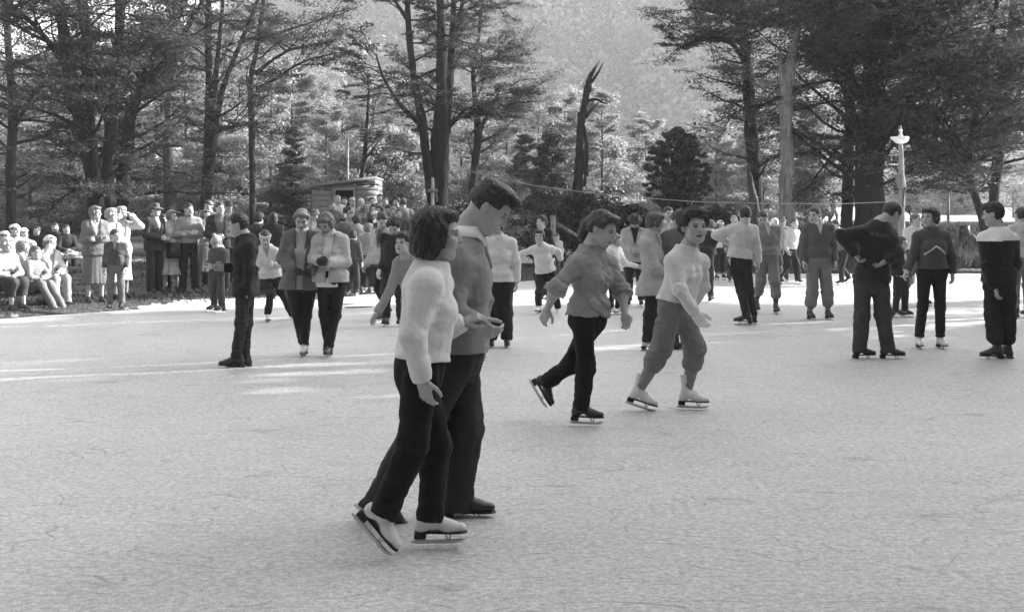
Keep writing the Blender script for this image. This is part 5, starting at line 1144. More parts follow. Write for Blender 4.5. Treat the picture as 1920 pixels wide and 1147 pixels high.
person("young woman with bobbed dark hair, pale cardigan and white skates, nearest the camera", px=790, foot=1018, Y=5.0, top=388, yaw=96, hyaw=92, pitch=4, H=1.60, fem=True, head_s=.98,
    J=dict(hd=(822, 439, 0), nk=(812, 505, 0), shR=(800, 535, -.15), shL=(822, 532, .15), elR=(774, 632, -.22), wrR=(792, 714, -.20), elL=(806, 632, .20), wrL=(870, 604, .17), hip=(786, 695, 0),
           knR=(776, 832, -.12), anR=(722, 955, -.16), knL=(818, 835, .08), anL=(806, 964, .04)),
    hair='bob', hg=.022, hat='band', hatg=.5, skin=.36, upper=dict(kind='sweater', g=.62, hem=.075, sr=1.08, roll=.62, fold=.003), lower=dict(kind='trousers', g=BLK, w=1.12, hem=.03, fold=.005), fcol=.60, fpitch=(0, -48), fyaw=(92, 84),
    handp=('hold', 'relax'), palm=dict(L=(0, .5, -.9), TL=(0, -1, .4), R=(.5, .8, 0), TR=(1, 0, 0)))
# the two women skating to the right
person("young woman in grey button blouse, head bowed, kicking one black skate behind her", px=1092, foot=794, Y=8.1, top=388, yaw=62, hyaw=60, pitch=22, H=1.64, fem=True, head_s=1.08,
    J=dict(hd=(1129, 429, 0), nk=(1110, 468, 0), shR=(1081, 497, -.12), shL=(1141, 497, .12), elR=(1042, 541, -.2), wrR=(1026, 580, -.15), elL=(1166, 546, .1), wrL=(1172, 590, .0), hip=(1102, 597, 0),
           knR=(1098, 690, -.05), anR=(1089, 760, -.05), knL=(1072, 682, .12), anL=(1028, 714, .2)),
    hair='upswept', hg=.04, skin=.36, upper=dict(kind='blouse', g=.24, hem=.03, sleeve='rolled', sr=1.08, roll=.12, buttons=5, fold=.008, fat=.01), lower=dict(kind='trousers', g=BLK, w=1.05, hem=.03), fcol=.02, fpitch=(-58, 0), fyaw=(72, 76), handp=('relax', 'relax'))
person("young woman in white jersey, white gloves and rolled grey breeches, glancing at the camera", px=1270, foot=768, Y=8.7, top=383, yaw=56, hyaw=18, pitch=0, H=1.66, fem=True, head_s=1.09,
    J=dict(hd=(1301, 426, 0), nk=(1288, 470, 0), shR=(1262, 492, -.1), shL=(1314, 492, .12), elR=(1276, 545, -.22), wrR=(1304, 588, -.24), elL=(1318, 538, .25), wrL=(1298, 572, .30), hip=(1266, 574, 0),
           knR=(1240, 652, -.08), anR=(1199, 731, -.0), knL=(1303, 652, .08), anL=(1289, 733, .06)),
    hair='curly', hg=.03, skin=.36, upper=dict(kind='sweater', g=.56, hem=.04, sr=1.0, roll=.5, fold=.004), lower=dict(kind='baggy', g=.17, cut=.36, w=1.0), fcol=.66, fpitch=(0, -16), fyaw=(78, 76), gloves=.7, handp=('relax', 'relax'), socks=.22)
# group of three at right
person("tall man in dark sweater with hands on hips, back turned, by the lamp post", px=1638, foot=674, Y=12.0, top=372, yaw=158, hyaw=112, pitch=42, H=1.79,
    J=dict(hd=(1672, 402, 0), nk=(1648, 420, 0), shL=(1610, 438, 0), shR=(1668, 440, 0), elL=(1577, 440, -.03), wrL=(1603, 478, -.06), elR=(1682, 474, -.12), wrR=(1660, 490, -.14), hip=(1634, 524, 0), knL=(1616, 592, .0), knR=(1656, 592, 0), anL=(1612, 650, 0), anR=(1664, 650, 0)),
    hair='short', hg=.03, skin=.33, upper=dict(kind='sweater', g=.022, hem=-.01, sr=1.25, xrow=.09, roll=.02, fold=.006, fat=.01), lower=dict(kind='trousers', g=.05, w=1.25, hem=.06), fcol=.02, fyaw=(100, 82), handp=('hold', 'relax'))
person("woman in dark sweater with a pale zigzag across the chest, face turned left", px=1744, foot=654, Y=13.0, top=386, yaw=4, hyaw=-58, pitch=0, H=1.74, fem=True,
    J=dict(hd=(1744, 408, 0), nk=(1746, 432, 0), shR=(1722, 444, 0), shL=(1771, 444, 0), elR=(1711, 480, 0), wrR=(1699, 508, -.08), elL=(1785, 480, 0), wrL=(1786, 513, 0), hip=(1747, 508, 0), knR=(1730, 574, 0), knL=(1763, 574, 0), anR=(1723, 633, 0), anL=(1763, 633, 0)),
    hair='wavebob', hg=.02, skin=.38, upper=dict(kind='sweater', g=.07, hem=.03, sr=1.0, roll=.5, chev=.6, fold=.003), lower=dict(kind='trousers', g=.022, w=.88, hem=-.015, fold=.003), fcol=.66, fyaw=(2, -10))
person("young man in black sweater with white yoke seen from behind, at the right end", px=1872, foot=674, Y=12.0, top=375, yaw=196, hyaw=-118, pitch=8, H=1.77,
    J=dict(hd=(1861, 402, 0), nk=(1872, 432, 0), shL=(1846, 448, 0), shR=(1896, 450, 0), elL=(1852, 500, -.06), wrL=(1864, 541, -.10), elR=(1903, 492, .0), wrR=(1900, 528, .14), hip=(1874, 528, 0), knL=(1862, 592, 0), knR=(1890, 592, 0), anL=(1868, 651, -.05), anR=(1887, 653, .05)),
    hair='cropcurl', hg=.02, skin=.36, upper=dict(kind='sweater', g=.014, yoke=.72, hem=.0, sr=1.2, roll=.72), lower=dict(kind='baggy', g=.02, cut=.68, w=1.0), fcol=.03, fyaw=(-84, -150), socks=.35)
person("woman in pale grey jacket with back turned, between bowed woman and white jersey", px=1224, foot=655, Y=12.8, top=394, yaw=112, hyaw=92, pitch=12, H=1.66, fem=True,
    J=dict(hd=(1229, 417, 0), nk=(1221, 440, 0), shR=(1210, 456, -.13), shL=(1238, 456, .13), elR=(1226, 500, -.2), wrR=(1248, 514, -.1), elL=(1240, 498, .2), wrL=(1254, 514, .06), hip=(1222, 540, 0), knR=(1216, 590, -.07), knL=(1228, 590, .07), anR=(1214, 636, -.08), anL=(1228, 636, .06)),
    hair='wavebob', hg=.07, skin=.36, upper=dict(kind='jacket', g=.34, hem=-.08, flare=.05, inner=.5, open=0, sr=1.1, collar=.34), lower=dict(kind='trousers', g=.02, w=1.0, hem=.03), fcol=.6, fyaw=(95, 100))
# left and middle skaters
person("youth in dark blazer and tartan trousers, side on and facing left", px=452, foot=689, Y=11.3, top=402, yaw=-88, hyaw=-84, pitch=10, H=1.60,
    J=dict(hd=(446, 422, 0), nk=(459, 446, 0), shL=(464, 462, -.13), shR=(452, 462, .13), elL=(468, 508, -.18), wrL=(461, 540, -.17), elR=(446, 502, .18), wrR=(420, 502, .1), hip=(460, 545, 0), knL=(452, 605, -.06), knR=(462, 605, .06), anL=(444, 668, -.06), anR=(459, 670, .06)),
    hair='short', hg=.018, skin=.38, upper=dict(kind='jacket', g=.018, hem=-.06, flare=.005, fat=-.022, open=.3, inner=.6, collar=.6, sr=.92), lower=dict(kind='trousers', g=.03, plaid=True, w=.98, hem=.02), fcol=.03, fyaw=(-84, -80), handp=('relax', 'relax'))
person("young woman in open grey overcoat, hair pinned up, looking at her gloved hands", px=567, foot=665, Y=12.3, top=382, yaw=4, hyaw=6, pitch=26, H=1.68, fem=True,
    J=dict(hd=(566, 412, -.03), nk=(567, 434, 0), shR=(543, 446, 0), shL=(593, 446, 0), elR=(530, 484, -.02), wrR=(552, 507, -.22), elL=(606, 484, -.02), wrL=(582, 509, -.24), hip=(566, 532, 0), knR=(556, 590, -.03), knL=(575, 590, 0), anR=(569, 641, .0), anL=(571, 646, -.1)),
    hair='upswept', hg=.16, skin=.38, upper=dict(kind='coat', g=.13, hem=-.06, flare=.07, open=1, inner=.42, lap=.10, collar=.5, sr=1.2), lower=dict(kind='trousers', g=.02, w=.85, hem=.0), fcol=.6, fyaw=(0, 10), gloves=.035, fpitch=(0, -20), handp=('hold', 'hold'))
person("young woman in short pale jacket and dark gloves beside the overcoated one", px=617, foot=667, Y=12.2, top=392, yaw=-14, hyaw=-20, pitch=34, H=1.64, fem=True,
    J=dict(hd=(611, 419, -.03), nk=(620, 441, 0), shR=(597, 452, 0), shL=(642, 452, 0), elR=(588, 486, -.04), wrR=(600, 489, -.25), elL=(648, 490, -.04), wrL=(612, 492, -.26), hip=(620, 528, 0), knR=(607, 590, -.05), knL=(629, 590, 0), anR=(617, 640, .06), anL=(617, 647, -.06)),
    hair='wavebob', hg=.10, skin=.38, upper=dict(kind='jacket', g=.42, hem=-.0, flare=.01, blouse=.03, open=.8, inner=.7, collar=.42, sr=1.1), lower=dict(kind='trousers', g=.018, w=.95, hem=.02), fcol=.03, fyaw=(-6, -8), gloves=.03, handp=('hold', 'hold'))
person("curly-haired boy in grey jumper swinging one arm out behind the bobbed woman", px=778, foot=672, Y=11.6, top=432, yaw=-24, hyaw=-30, pitch=-4, H=1.52,
    J=dict(hd=(757, 457, -.1), nk=(768, 482, -.02), shR=(748, 494, 0), shL=(794, 494, 0), elR=(731, 546, -.08), wrR=(707, 586, -.16), elL=(812, 532, 0), wrL=(822, 570, 0), hip=(784, 572, .1), knR=(760, 622, 0), knL=(800, 622, 0), anR=(766, 655, .1), anL=(806, 658, 0)),
    hair='cropcurl', hg=.03, skin=.38, mouth=.3, upper=dict(kind='sweater', g=.26, hem=.0, sr=1.05, collar=.26), lower=dict(kind='trousers', g=.02, w=1.1), fcol=.03, handp=('relax', 'spread'))
person("woman in white sweater and striped black slacks behind the tall man's face", px=936, foot=652, Y=13.1, top=402, yaw=-4, hyaw=-10, pitch=8, H=1.63, fem=True,
    J=dict(hd=(930, 424, 0), nk=(936, 446, 0), shR=(916, 456, 0), shL=(958, 456, 0), elR=(908, 490, 0), wrR=(906, 524, -.05), elL=(968, 490, 0), wrL=(969, 529, 0), hip=(937, 532, 0), knR=(926, 585, 0), knL=(948, 585, 0), anR=(921, 632, 0), anL=(950, 632, 0)),
    hair='wavebob', hg=.08, skin=.38, hat='scarf', hatg=.6, upper=dict(kind='sweater', g=.58, hem=.03, sr=1.1, collar=.55), lower=dict(kind='trousers', g=.018, w=1.35, hem=.03, stripe=1), fcol=.02, fyaw=(4, -8))
person("dark-haired person in black jersey with bent head behind the reaching boy", px=738, foot=611, Y=15.7, top=402, yaw=-10, hyaw=-12, pitch=38, H=1.62,
    J=dict(hd=(739, 425, -.04), nk=(740, 446, 0), elR=(722, 478, 0), wrR=(712, 506, -.1)), hair='curly', hg=.018, skin=.36, upper=dict(kind='sweater', g=.02, hem=.0), lower=dict(kind='trousers', g=.025, w=1.1), fcol=.02, gloves=.5)
person("man in pale windcheater walking just left of the black jersey", px=719, foot=603, Y=16.6, top=402, yaw=-30, H=1.66, hyaw=20, pitch=25, hair='short', hg=.03, upper=dict(kind='jacket', g=.38, hem=-.02, inner=.1, blouse=.02, open=.4, collar=.2), lower=dict(kind='trousers', g=.02), pose='walk')
person("boy in white shirt and checked headband gliding on one white skate", px=508, foot=604, Y=16.4, top=428, yaw=18, hyaw=20, pitch=28, H=1.50,
    J=dict(hd=(497, 447, -.1), nk=(500, 463, 0), shR=(484, 471, 0), shL=(517, 473, 0), elR=(487, 492, 0), wrR=(505, 496, -.15), elL=(521, 494, 0), wrL=(512, 495, -.2), hip=(508, 521, .08), knR=(507, 553, -.1), knL=(528, 548, 0), anR=(502, 588, 0), anL=(548, 588, .3)),
    hair='short', hg=.05, hat='headband', hatg=.5, upper=dict(kind='shirt', g=.5, hem=.02, neck='v', sleeve='rolled'), lower=dict(kind='trousers', g=.02, w=1.05, hem=.0), fcol=.6, fpitch=(-40, 0), fem=False)
person("small child in striped bobble hat and dark anorak at the ice edge", px=409, foot=584, Y=18.2, top=440, yaw=-32, hyaw=-30, pitch=32, H=1.26, head_s=.93, pose='front', hat='pompom', hatg=.3, hair='short', upper=dict(kind='jacket', g=.06, hem=-.02, open=0, inner=.3, sr=1.2), lower=dict(kind='trousers', g=.06, w=1.3), fcol=.03)
person("smiling woman in white jersey with both arms swung out", px=1024, foot=588, Y=17.8, top=427, yaw=-8, hyaw=-6, pitch=4, H=1.58, fem=True,
    J=dict(hd=(1011, 443, -.15), nk=(1015, 461, -.05), shR=(1000, 468, 0), shL=(1032, 467, 0), elR=(983, 474, .05), wrR=(966, 480, .1), elL=(1046, 472, .05), wrL=(1053, 488, .1), hip=(1023, 510, .1), knR=(1010, 548, -.08), knL=(1040, 545, .05), anR=(1010, 573, -.08), anL=(1046, 576, .2)),
    hair='wavebob', hg=.03, mouth=1, upper=dict(kind='sweater', g=.56, hem=.03, roll=.5), lower=dict(kind='trousers', g=.02, w=.95, hem=.0), fcol=.62, fpitch=(-25, 0), fyaw=(-5, -20), gloves=.03)
person("curly-haired woman in black coat gazing left behind the smiling skater", px=1016, foot=564, Y=20.7, top=403, yaw=-20, hyaw=-50, H=1.64, fem=True, hair='curly', hg=.02, upper=dict(kind='jacket', g=.018, hem=-.1, open=.4, inner=.5, collar=.4), lower=dict(kind='trousers', g=.02, w=1.0), pose='walk')
person("small child in peaked cap standing by the wooden post", px=1043, Y=27.5, foot=520, top=438, gz=.1, yaw=0, H=1.10, hair=None, hat='cap', hatg=.1, head_s=.9, upper=dict(kind='sweater', g=.4, hem=.0), lower=dict(kind='trousers', g=.1), feet='shoe')
person("man in felt hat and open pale jacket over black polo neck", px=1190, foot=574, Y=19.4, top=410, yaw=-4, hyaw=-2, pitch=30, H=1.66, pose='front', hat='fedora', hatg=.04, hair='short', upper=dict(kind='jacket', g=.33, hem=-.1, inner=.02, open=.5, flare=.04, sr=1.1), lower=dict(kind='trousers', g=.025, w=1.15), fcol=.02)
person("child holding out a white sleeve, half hidden behind the bowed woman", px=1152, foot=590, Y=17.6, top=440, yaw=50, hyaw=60, pitch=10, H=1.32, fem=True,
    J=dict(elL=(1172, 493, 0), wrL=(1196, 500, -.1)), hair='wavebob', hg=.2, upper=dict(kind='sweater', g=.66, hem=.0), lower=dict(kind='trousers', g=.02, w=1), fcol=.6)
person("man in pale pullover and white collar behind the pale grey jacket", px=1253, foot=575, Y=19.3, top=388, yaw=-6, hyaw=12, H=1.80, hair='short', hg=.025, upper=dict(kind='sweater', g=.36, neck='v', collar=.7), lower=dict(kind='trousers', g=.03, w=1.2))
person("bare-headed skater in dark grey jersey, back turned, hidden behind the white jersey", px=1274, foot=655, Y=12.9, top=394, yaw=-170, hyaw=-150, pitch=20, H=1.68,
    J=dict(hd=(1275, 415, 0), anL=(1266, 636, 0), anR=(1284, 638, 0), knL=(1268, 592, 0), knR=(1283, 592, 0)), hair='cropcurl', hg=.05, upper=dict(kind='sweater', g=.13), lower=dict(kind='rolled', g=.03, cut=.5), fcol=.05, socks=.05, pose='front')
person("stooping skater in black sweater just right of the white jersey", px=1322, foot=562, Y=20.5, top=430, yaw=150, hyaw=150, pitch=30, H=1.60, lean=.45,
    J=dict(elR=(1330, 485, 0), wrR=(1337, 508, 0)), hair='curly', hg=.12, upper=dict(kind='sweater', g=.018), lower=dict(kind='trousers', g=.05), fcol=.05)
person("woman in white cap and white top with black breeches, far back", px=1350, foot=525, Y=27.8, top=418, yaw=20, H=1.55, fem=True, hair='bob', hg=.1, hat='beanie', hatg=.7, upper=dict(kind='sweater', g=.62), lower=dict(kind='rolled', g=.02, cut=.6), socks=.3)
person("man in pale woolly sweater seen from behind, one elbow raised", px=1396, foot=609, Y=15.9, top=386, yaw=170, hyaw=178, pitch=4, H=1.73,
    J=dict(hd=(1397, 402, 0), nk=(1394, 422, 0), shL=(1373, 430, 0), shR=(1412, 431, 0), elL=(1343, 440, .1), wrL=(1364, 454, .22), elR=(1419, 468, 0), wrR=(1422, 492, 0), hip=(1386, 486, 0), knL=(1390, 545, 0), knR=(1404, 545, 0), anL=(1400, 590, -.1), anR=(1411, 588, .1)),
    hair='short', hg=.02, upper=dict(kind='sweater', g=.46, hem=.02, sr=1.35), lower=dict(kind='trousers', g=.022, w=1.05, hem=.03), fcol=.03, fyaw=(-100, -150))
person("man in grey sweater and plus fours walking at the camera, eyes lowered", px=1438, foot=586, Y=18.0, top=394, yaw=-2, hyaw=-12, pitch=24, H=1.74,
    J=dict(hd=(1430, 410, -.05), elL=(1456, 470, 0), wrL=(1464, 497, 0)), hair='short', hg=.04, upper=dict(kind='sweater', g=.17, neck='v', collar=.6, sr=1.1), lower=dict(kind='baggy', g=.16, cut=.52, w=.95), fcol=.03, socks=.06, fyaw=(0, 0), pose='walk')
person("laughing youth in white sweater and black trousers leaning into a turn", px=1481, foot=532, Y=26.2, top=418, yaw=30, hyaw=-4, H=1.60, lean=.2, hair='short', mouth=.5, upper=dict(kind='sweater', g=.52, collar=.6), lower=dict(kind='trousers', g=.02, w=1.3), pose='walk')
person("man in charcoal pullover and loose grey knickerbockers, looking left", px=1535, foot=598, Y=16.8, top=388, yaw=-4, hyaw=-42, pitch=4, H=1.78,
    J=dict(hd=(1527, 404, 0), knR=(1523, 548, 0), knL=(1551, 548, 0), anR=(1519, 583, 0), anL=(1553, 582, 0)), hair='short', hg=.04, upper=dict(kind='sweater', g=.085, neck='v', collar=.6, sr=1.1), lower=dict(kind='baggy', g=.16, cut=.58, w=.98), fcol=.03, socks=.05, fyaw=(5, 5))
person("skater in dark clothes bending forward at the far edge of the rink", px=1582, foot=534, Y=25.8, top=410, yaw=-70, hyaw=-80, H=1.60, pitch=10, lean=.35, hair='short', upper=dict(kind='jacket', g=.10, open=0), lower=dict(kind='trousers', g=.02), pose='walk')
person("child in dark jacket with a white stripe, beside the zigzag sweater", px=1688, foot=593, Y=17.2, top=446, yaw=25, hyaw=50, H=1.27, head_s=.93, J=dict(wrR=(1672, 500, 0)), hair=None, hat='scarf', hatg=.08, upper=dict(kind='jacket', g=.025, inner=.65, open=.4, hem=-.02, sr=1.1), lower=dict(kind='trousers', g=.03, w=1.1), fcol=.04, fyaw=(30, 60), gloves=.6)
person("man in white sweater behind the zigzag sweater, looking right", px=1716, foot=572, Y=19.6, top=408, yaw=10, hyaw=40, H=1.68, hair='crew', hg=.1, upper=dict(kind='sweater', g=.62, roll=.6), lower=dict(kind='trousers', g=.12, w=1.1), pose='walk')
person("skater in light grey sweater cut off by the right border", px=1916, foot=598, Y=17.0, top=400, yaw=-170, H=1.76, hair='short', upper=dict(kind='sweater', g=.42), lower=dict(kind='trousers', g=.16, w=1.1))
person("man in grey jacket far behind the pale woolly sweater", px=1376, foot=528, Y=27.0, top=402, yaw=0, H=1.70, hair='crew', hg=.2, upper=dict(kind='jacket', g=.1, open=.4), lower=dict(kind='trousers', g=.05))
person("woman in white headscarf far behind the plus fours walker", px=1452, foot=533, Y=26.0, top=407, yaw=20, H=1.62, fem=True, hair=None, hat='scarf', hatg=.7, upper=dict(kind='jacket', g=.3, open=.4), lower=dict(kind='trousers', g=.03))
person("man in brown felt hat beside the laughing youth", px=1466, foot=528, Y=27.2, top=415, yaw=0, H=1.64, hair='short', hat='fedora', hatg=.15, upper=dict(kind='jacket', g=.28, open=.4), lower=dict(kind='trousers', g=.05))
# ------------------------------------------------------------------ spectators
SG = 'spectators on the left bank'
def stander(label, px, foot, top, yaw, Y=None, gz=.1, **kw):
    d = dict(px=px, foot=foot, top=top, yaw=yaw, gz=gz, feet='shoe', fcol=.03); d.update(kw)
    if Y: d['Y'] = Y
    return person(label, **d)
J_ = lambda g, **k: dict(kind='jacket', g=g, **k)
SW = lambda g, **k: dict(kind='sweater', g=g, **k)
TR = lambda g, **k: dict(kind='trousers', g=g, w=1.2, **k)
# bank left of the coats: standing group
stander("middle-aged woman in long grey coat with crossed arms, light scarf and kerchief, standing at left", 178, 566, 386, 40, hyaw=70, fem=True, hair='wavebob', hg=.12, hat='scarf', hatg=.35, upper=dict(kind='coat', g=.13, open=.5, inner=.5, lap=.3, collar=.4, hem=-.1, flare=.03), lower=dict(kind='skirt', g=.13, z=.33, fl=.06, pa=.03), pose='crossed', skin=.4)
stander("small boy in dark jersey and grey trousers in front of the shading woman", 217, 575, 431, 10, hyaw=50, H=1.28, head_s=.93, hair='short', hg=.05, upper=SW(.06, neck='v', inner=.5, collar=.5), lower=TR(.15))
stander("woman in pale coat with fluffy hair right behind the small boy", 207, 562, 392, 60, hyaw=75, H=1.66, fem=True, hair='curly', hg=.3, upper=dict(kind='coat', g=.42, open=.4, inner=.5, hem=-.1), lower=dict(kind='skirt', g=.42, z=.34, fl=.05, pa=.02))
stander("woman in light raincoat shading her eyes with a raised arm", 226, 558, 385, 50, hyaw=75, H=1.70, fem=True, hair='curly', hg=.28, upper=dict(kind='coat', g=.5, open=.4, inner=.4, hem=-.1), lower=dict(kind='skirt', g=.5, z=.34, fl=.05, pa=.02), pose='shadeL')
stander("man in dark suit and felt hat leaning with a hand in his pocket", 289, 548, 382, 65, hyaw=75, hat='fedora', hatg=.09, hair='short', upper=J_(.03, inner=.25, open=.6, hem=-.12, lap=.03), lower=TR(.03), pose='front')
stander("dark-coated figure half hidden behind the man in suit and felt hat", 305, 545, 396, 40, H=1.58, hair='short', upper=J_(.02, open=.4), lower=TR(.02))
def handbag(root, k, R, O, L, s, org, res):
    b = (k['wrR'] + k['wrL']) / 2 + np.array([0, -.06, -.18]); V, F = box(b, (.14, .04, .16), bev=.02); h = empty('handbag', b, 'black handbag hanging from the arm of the woman in the pleated skirt', 'handbag'); obj('bag', V, F, mat('bag_leather', .015, .4, 'leather', .5), h, b)
    V, F = tube([b + [-.09, 0, .15], b + [-.05, 0, .26], b + [.05, 0, .26], b + [.09, 0, .15]], .008, 6); obj('handle', V, F, mat('bag_leather', .015, .4, 'leather', .5), h, b)
stander("woman in pale blouse and long pleated skirt holding a black handbag", 321, 546, 394, 35, hyaw=70, fem=True, hair='wavebob', hg=.12, upper=dict(kind='blouse', g=.5, hem=.06, collar=.5), lower=dict(kind='skirt', g=.32, z=.36, fl=.13, pl=16, pa=.08), pose='front', extra=(handbag,), skin=.4)
stander("young man in grey jersey and dark trousers with folded arms", 354, 546, 382, 20, hyaw=45, hair='short', hg=.015, upper=SW(.25, collar=.2, sr=1.1), lower=TR(.025), pose='crossed')
stander("woman with light cardigan and long fawn skirt, arms crossed, beside the folded-armed man", 385, 543, 393, 35, hyaw=65, fem=True, hair='wavebob', hg=.07, upper=SW(.32, collar=.6), lower=dict(kind='skirt', g=.22, z=.38, fl=.08, pa=.04), pose='crossed')
stander("broad man in open dark jacket over grey pullover behind the bobble hat child", 412, 545, 378, 20, Y=22, hyaw=40, hair='short', hg=.04, upper=J_(.03, inner=.14, open=1, hem=-.1, sr=1.15), lower=TR(.03), pose='front')
stander("dark-haired head above the fawn-skirted woman, behind her shoulder", 393, 535, 376, -20, Y=24, hair='cropcurl', upper=J_(.25, open=.4), lower=TR(.03))
stander("man in dark felt hat behind the open-jacketed man", 429, 530, 377, 10, Y=25, hair='short', hat='fedora', hatg=.03, upper=J_(.06, open=.4), lower=TR(.03))
stander("woman glimpsed between the felt hat and the tartan youth, dark hair", 441, 528, 389, 30, Y=25, fem=True, H=1.58, hair='bob', upper=J_(.05, open=.3), lower=TR(.03))
stander("dark-suited person leaning against the forked beech trunk", 372, 520, 372, 60, Y=27, H=1.72, hair='short', hat='scarf', hatg=.3, upper=J_(.02, open=.3), lower=TR(.02))
stander("person with curly black hair and back turned behind the shirt-sleeved boy", 484, 560, 401, 170, Y=21.5, H=1.60, hair='curly', hg=.012, upper=J_(.03, open=0), lower=TR(.02))
stander("slim dark figure with back turned, just left of the open overcoat", 512, 555, 401, 175, Y=21, H=1.62, hair='long', hg=.012, fem=True, upper=J_(.018, open=0, hem=-.1), lower=TR(.02))
stander("man in trilby and white scarf peering over the pale zip jacket", 592, 540, 386, -10, Y=23, H=1.68, hair='short', hat='fedora', hatg=.1, upper=J_(.3, open=.6, inner=.6), lower=TR(.03))
# seated at far left
def sitter(label, px, seat_y, top, Y, yaw, **kw):
    x = (px - CX) * Y / FPX; d = dict(px=px, foot=seat_y, top=top, yaw=yaw, Y=Y, gz=.05, feet='shoe', fcol=.03, pose='sit'); d.update(kw); d.setdefault('H', 1.62)
    return person(label, **d)
sitter("seated spectator in white cap and pale jacket shading the eyes with one hand", 84, 575, 425, 18.7, 62, hyaw=80, pose='sit shade', fem=True, hair='wavebob', hg=.15, hat='beanie', hatg=.7, upper=dict(kind='jacket', g=.5, inner=.2, open=.6), lower=TR(.25), H=1.66)
sitter("seated boy in striped jersey and grey trousers with legs stretched out", 56, 580, 448, 18.2, 70, hyaw=75, pose='sit out', H=1.42, hair='short', hg=.08, upper=SW(.2, collar=.4), lower=TR(.16))
sitter("seated woman with fair bob and white pullover, back half turned", 28, 580, 440, 18.3, 120, hyaw=110, H=1.56, fem=True, hair='bob', hg=.18, upper=SW(.5), lower=dict(kind='lap', g=.06))
sitter("seated woman in dark pleated skirt at the very left edge", 3, 585, 445, 17.8, 60, hyaw=70, fem=True, hair='curly', hg=.35, upper=dict(kind='blouse', g=.38), lower=dict(kind='lap', g=.04))
sitter("shirt-sleeved youth with white peaked cap, left one of the back row", 24, 560, 395, 21.0, 40, hyaw=60, gz=.25, hair='short', hat='cap', hatg=.75, upper=dict(kind='shirt', g=.36, sleeve='rolled'), lower=TR(.12), H=1.66)
sitter("youth in white cap and light jersey, right one of the back row", 45, 560, 405, 21.2, 20, hyaw=50, gz=.22, hair='short', hat='cap', hatg=.75, upper=SW(.36), lower=TR(.06), H=1.6)
sitter("person in white cap half cut off by the left border", 0, 560, 420, 20.4, 60, gz=.15, hair='short', hat='cap', hatg=.7, upper=SW(.36), lower=TR(.08))
sitter("dark-clad person hunched on the bench under the trees, left one", 74, 520, 410, 27.6, 0, gz=.2, hair='short', upper=J_(.02, open=0), lower=TR(.02))
sitter("dark-clad upright person on the bench under the trees, middle one", 104, 520, 400, 27.8, 20, gz=.2, hair='short', upper=J_(.02, open=0), lower=TR(.02), H=1.75)
sitter("dark-clad person on the bench under the trees beside the pale table", 121, 520, 405, 27.7, 40, gz=.2, hair='short', upper=J_(.025, open=0), lower=TR(.02), H=1.68)
# lower row by the ice, middle
stander("boy in dark jersey and long trousers with back to the camera, at the ice edge", 661, 552, 435, 172, Y=22.0, gz=.03, H=1.30, head_s=.93, hair='short', hg=.015, upper=SW(.05), lower=TR(.03), feet='skate', blades=True)
stander("curly fair child in grey jumper and dark slacks with white skates, back turned", 690, 545, 417, 160, Y=22.6, gz=.03, H=1.44, hair='curly', hg=.14, upper=SW(.25), lower=TR(.025), feet='skate', fcol=.6, fem=True)
stander("youngster in pale cardigan with crossed arms, right of the curly fair child", 703, 540, 425, 60, Y=23, gz=.03, H=1.34, hair='wavebob', hg=.1, fem=True, upper=SW(.36), lower=TR(.03), feet='skate', fcol=.6, pose='crossed')
MID = [  # label, x, top, Y, yaw, hair grey, hat, jacket grey
 ("man in broad felt hat just right of the pale zip jacket", 643, 403, 23.5, 170, .05, ('fedora', .16), .09),
 ("woman with bushy dark hair behind the boy in dark jersey", 669, 406, 23.6, 190, .02, None, .30),
 ("person with thick black hair behind the curly fair child", 696, 406, 24.4, 120, .015, None, .06),
 ("woman in knitted white cap among the lower crowd", 702, 397, 26.0, 60, .1, ('beanie', .6), .3),
 ("dark-haired bystander left of the two-tone windcheater", 716, 399, 24.0, -30, .015, None, .05),
 ("man with shiny black hair left of the black jersey", 713, 409, 25.2, 40, .012, None, .12),
 ("man in dark broad-brimmed hat in the middle of the crowd", 681, 391, 26.0, 10, .05, ('fedora', .06), .1),
 ("bystander with short fair hair under the hut corner", 657, 396, 26.5, 30, .2, None, .25),
 ("black-jacketed man standing alone right of the crowd, back turned", 779, 402, 27.0, 175, .012, None, .02)]
for lb, px, top, Y, yaw, hg, hat, g in MID:
    stander(lb, px, HY + (EYE - .25) * FPX / Y, top, yaw, Y=Y, gz=.25, H=None, hair='cropcurl' if hat is None and 'bushy' not in lb else ('curly' if 'bushy' in lb else 'short'), hg=hg, hat=hat and hat[0], hatg=hat[1] if hat else .5, upper=J_(g, open=0), lower=TR(.03), group='crowd in front of the hut')
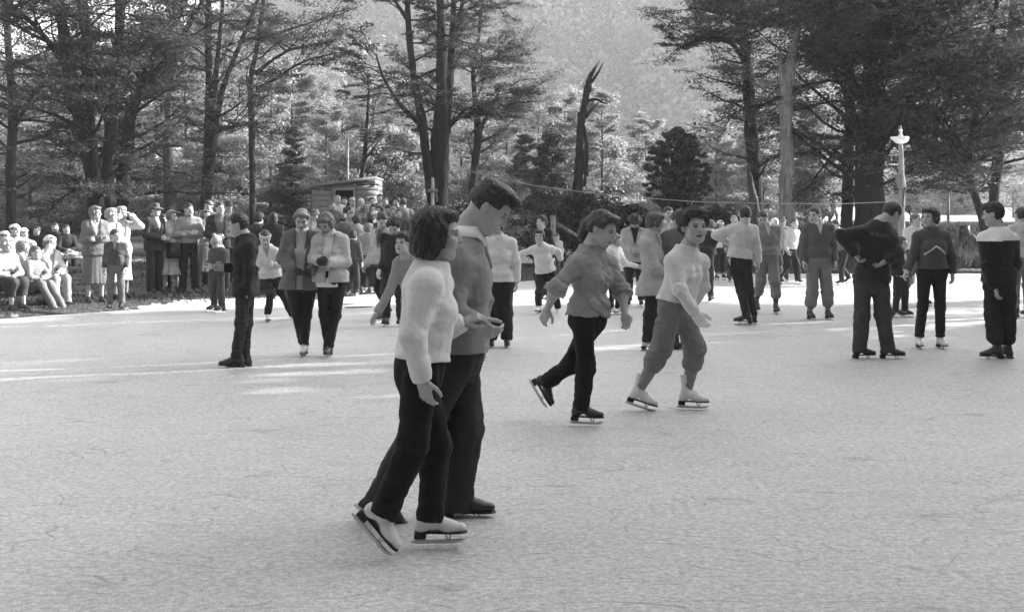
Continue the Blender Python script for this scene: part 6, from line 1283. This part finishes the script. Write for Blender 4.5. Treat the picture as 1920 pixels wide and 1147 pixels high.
# the raised terrace in front of the hut and the people on it
V, F = [], []
def terrace():
    x0, x1 = W(588, 0, 31)[0], W(775, 0, 33)[0]; r = np.random.RandomState(4)
    xs = np.linspace(x0, x1, 30); ys = np.linspace(27.6, 35, 26)
    def zf(X, Y):
        e = sstep(x0, x0 + .8, X) * (1 - sstep(x1 - 1, x1, X)) * sstep(27.6, 29.5, Y) * (1 - sstep(34, 35, Y)); return ground_z(X, Y) - .05 + e * (.30 + .16 * sstep(29.5, 33, Y)) + .03 * gnoise(X, Y, 3, 3, 2)
    V, F = grid(xs, ys, zf); tag(obj('terrace', V, F, mat('trodden_earth', .05, .95, 'x', .1, .3, 40, .6)), kind='structure'); return zf
TZ = terrace()
TOPS = [
 ("bald man in light pullover standing before the hut hatch, hands down", 633, 366, 31.0, 30, ('crew', .3), None, SW(.42)),
 ("dark figure standing inside the hut hatch", 646, 370, 33.0, 0, ('short', .02), None, J_(.02, open=0)),
 ("man in light flat cap and dark jacket below the hut hatch", 660, 370, 30.4, 30, ('short', .1), ('cap', .4), J_(.05, open=.3)),
 ("woman in white headscarf under the hut corner", 677, 372, 30.6, 10, None, ('scarf', .55), J_(.16, open=.3)),
 ("man with neat dark hair and grey coat, fifth from the hut hatch", 697, 370, 30.8, 20, ('short', .02), None, J_(.16, open=.3)),
 ("tallest dark-haired man at the back of the raised crowd", 712, 364, 31.8, 10, ('short', .02), None, J_(.10, open=.3)),
 ("man in tweed jacket next to the tallest man", 722, 370, 31.0, 0, ('short', .06), None, J_(.10, open=.3)),
 ("woman in dark coat second from the right end of the raised crowd", 744, 370, 31.4, -20, ('curly', .03), None, J_(.07, open=0)),
 ("man in grey pullover at the right end of the raised crowd, back turned", 756, 370, 30.6, 175, ('short', .06), None, SW(.2)),
 ("short bystander in grey behind the broad-brimmed hat", 672, 384, 29.6, 20, ('short', .08), None, J_(.2, open=0)),
 ("child with dark fringe looking out between two grey coats", 700, 384, 29.8, 0, ('bob', .02), None, J_(.07, open=0)),
 ("woman with rounded dark hair in the second row of the raised crowd", 712, 386, 29.4, -20, ('wavebob', .03), None, J_(.09, open=0)),
 ("man in dark beret at the front of the raised crowd", 728, 384, 29.4, 30, ('short', .03), ('beanie', .03), J_(.11, open=0)),
 ("fair-haired woman in light cardigan at the front of the raised crowd", 738, 388, 29.2, -10, ('wavebob', .22), None, SW(.3)),
 ("stocky man in dark overcoat, lowest right of the raised crowd", 748, 392, 29.0, 10, ('short', .03), None, J_(.04, open=0)),
 ("girl in pale headband above the lower crowd", 688, 380, 30.2, 15, ('bob', .08), ('headband', .6), J_(.2, open=0)),
 ("boy with cropped hair at the left end of the raised crowd", 622, 378, 30.0, 40, ('crew', .06), None, J_(.08, open=0)),
]
for lb, px, top, Y, yaw, hr, hat, up0 in TOPS:
    x = (px - CX) * Y / FPX; z = float(TZ(np.array(x), np.array(Y))); H = (EYE + (HY - top) * Y / FPX) - z
    person(lb, px=px, Y=Y, gz=z, top=top, foot=HY + (EYE - z) * FPX / Y, H=max(1.35, H), yaw=yaw, hair=hr and hr[0], hg=hr[1] if hr else .1, hat=hat and hat[0], hatg=hat[1] if hat else .5, upper=up0, lower=TR(.03), feet='shoe', group='crowd in front of the hut', pose='front' if px % 3 == 0 else 'stand')
# a few far walkers glimpsed beyond the right bank
for lb, px, top, Y, g in (("tiny dark walker seen between two trunks beyond the right bank", 1563, 390, 62, .03), ("tiny pale walker beyond the right bank, left of the dark walker", 1549, 392, 64, .3)):
    z = float(ground_z((px - CX) * Y / FPX, Y)); person(lb, px=px, Y=Y, gz=z, top=top, foot=HY + (EYE - z) * FPX / Y, H=1.65, yaw=40, upper=J_(g, open=0), lower=TR(.03), feet='shoe', pose='walk')
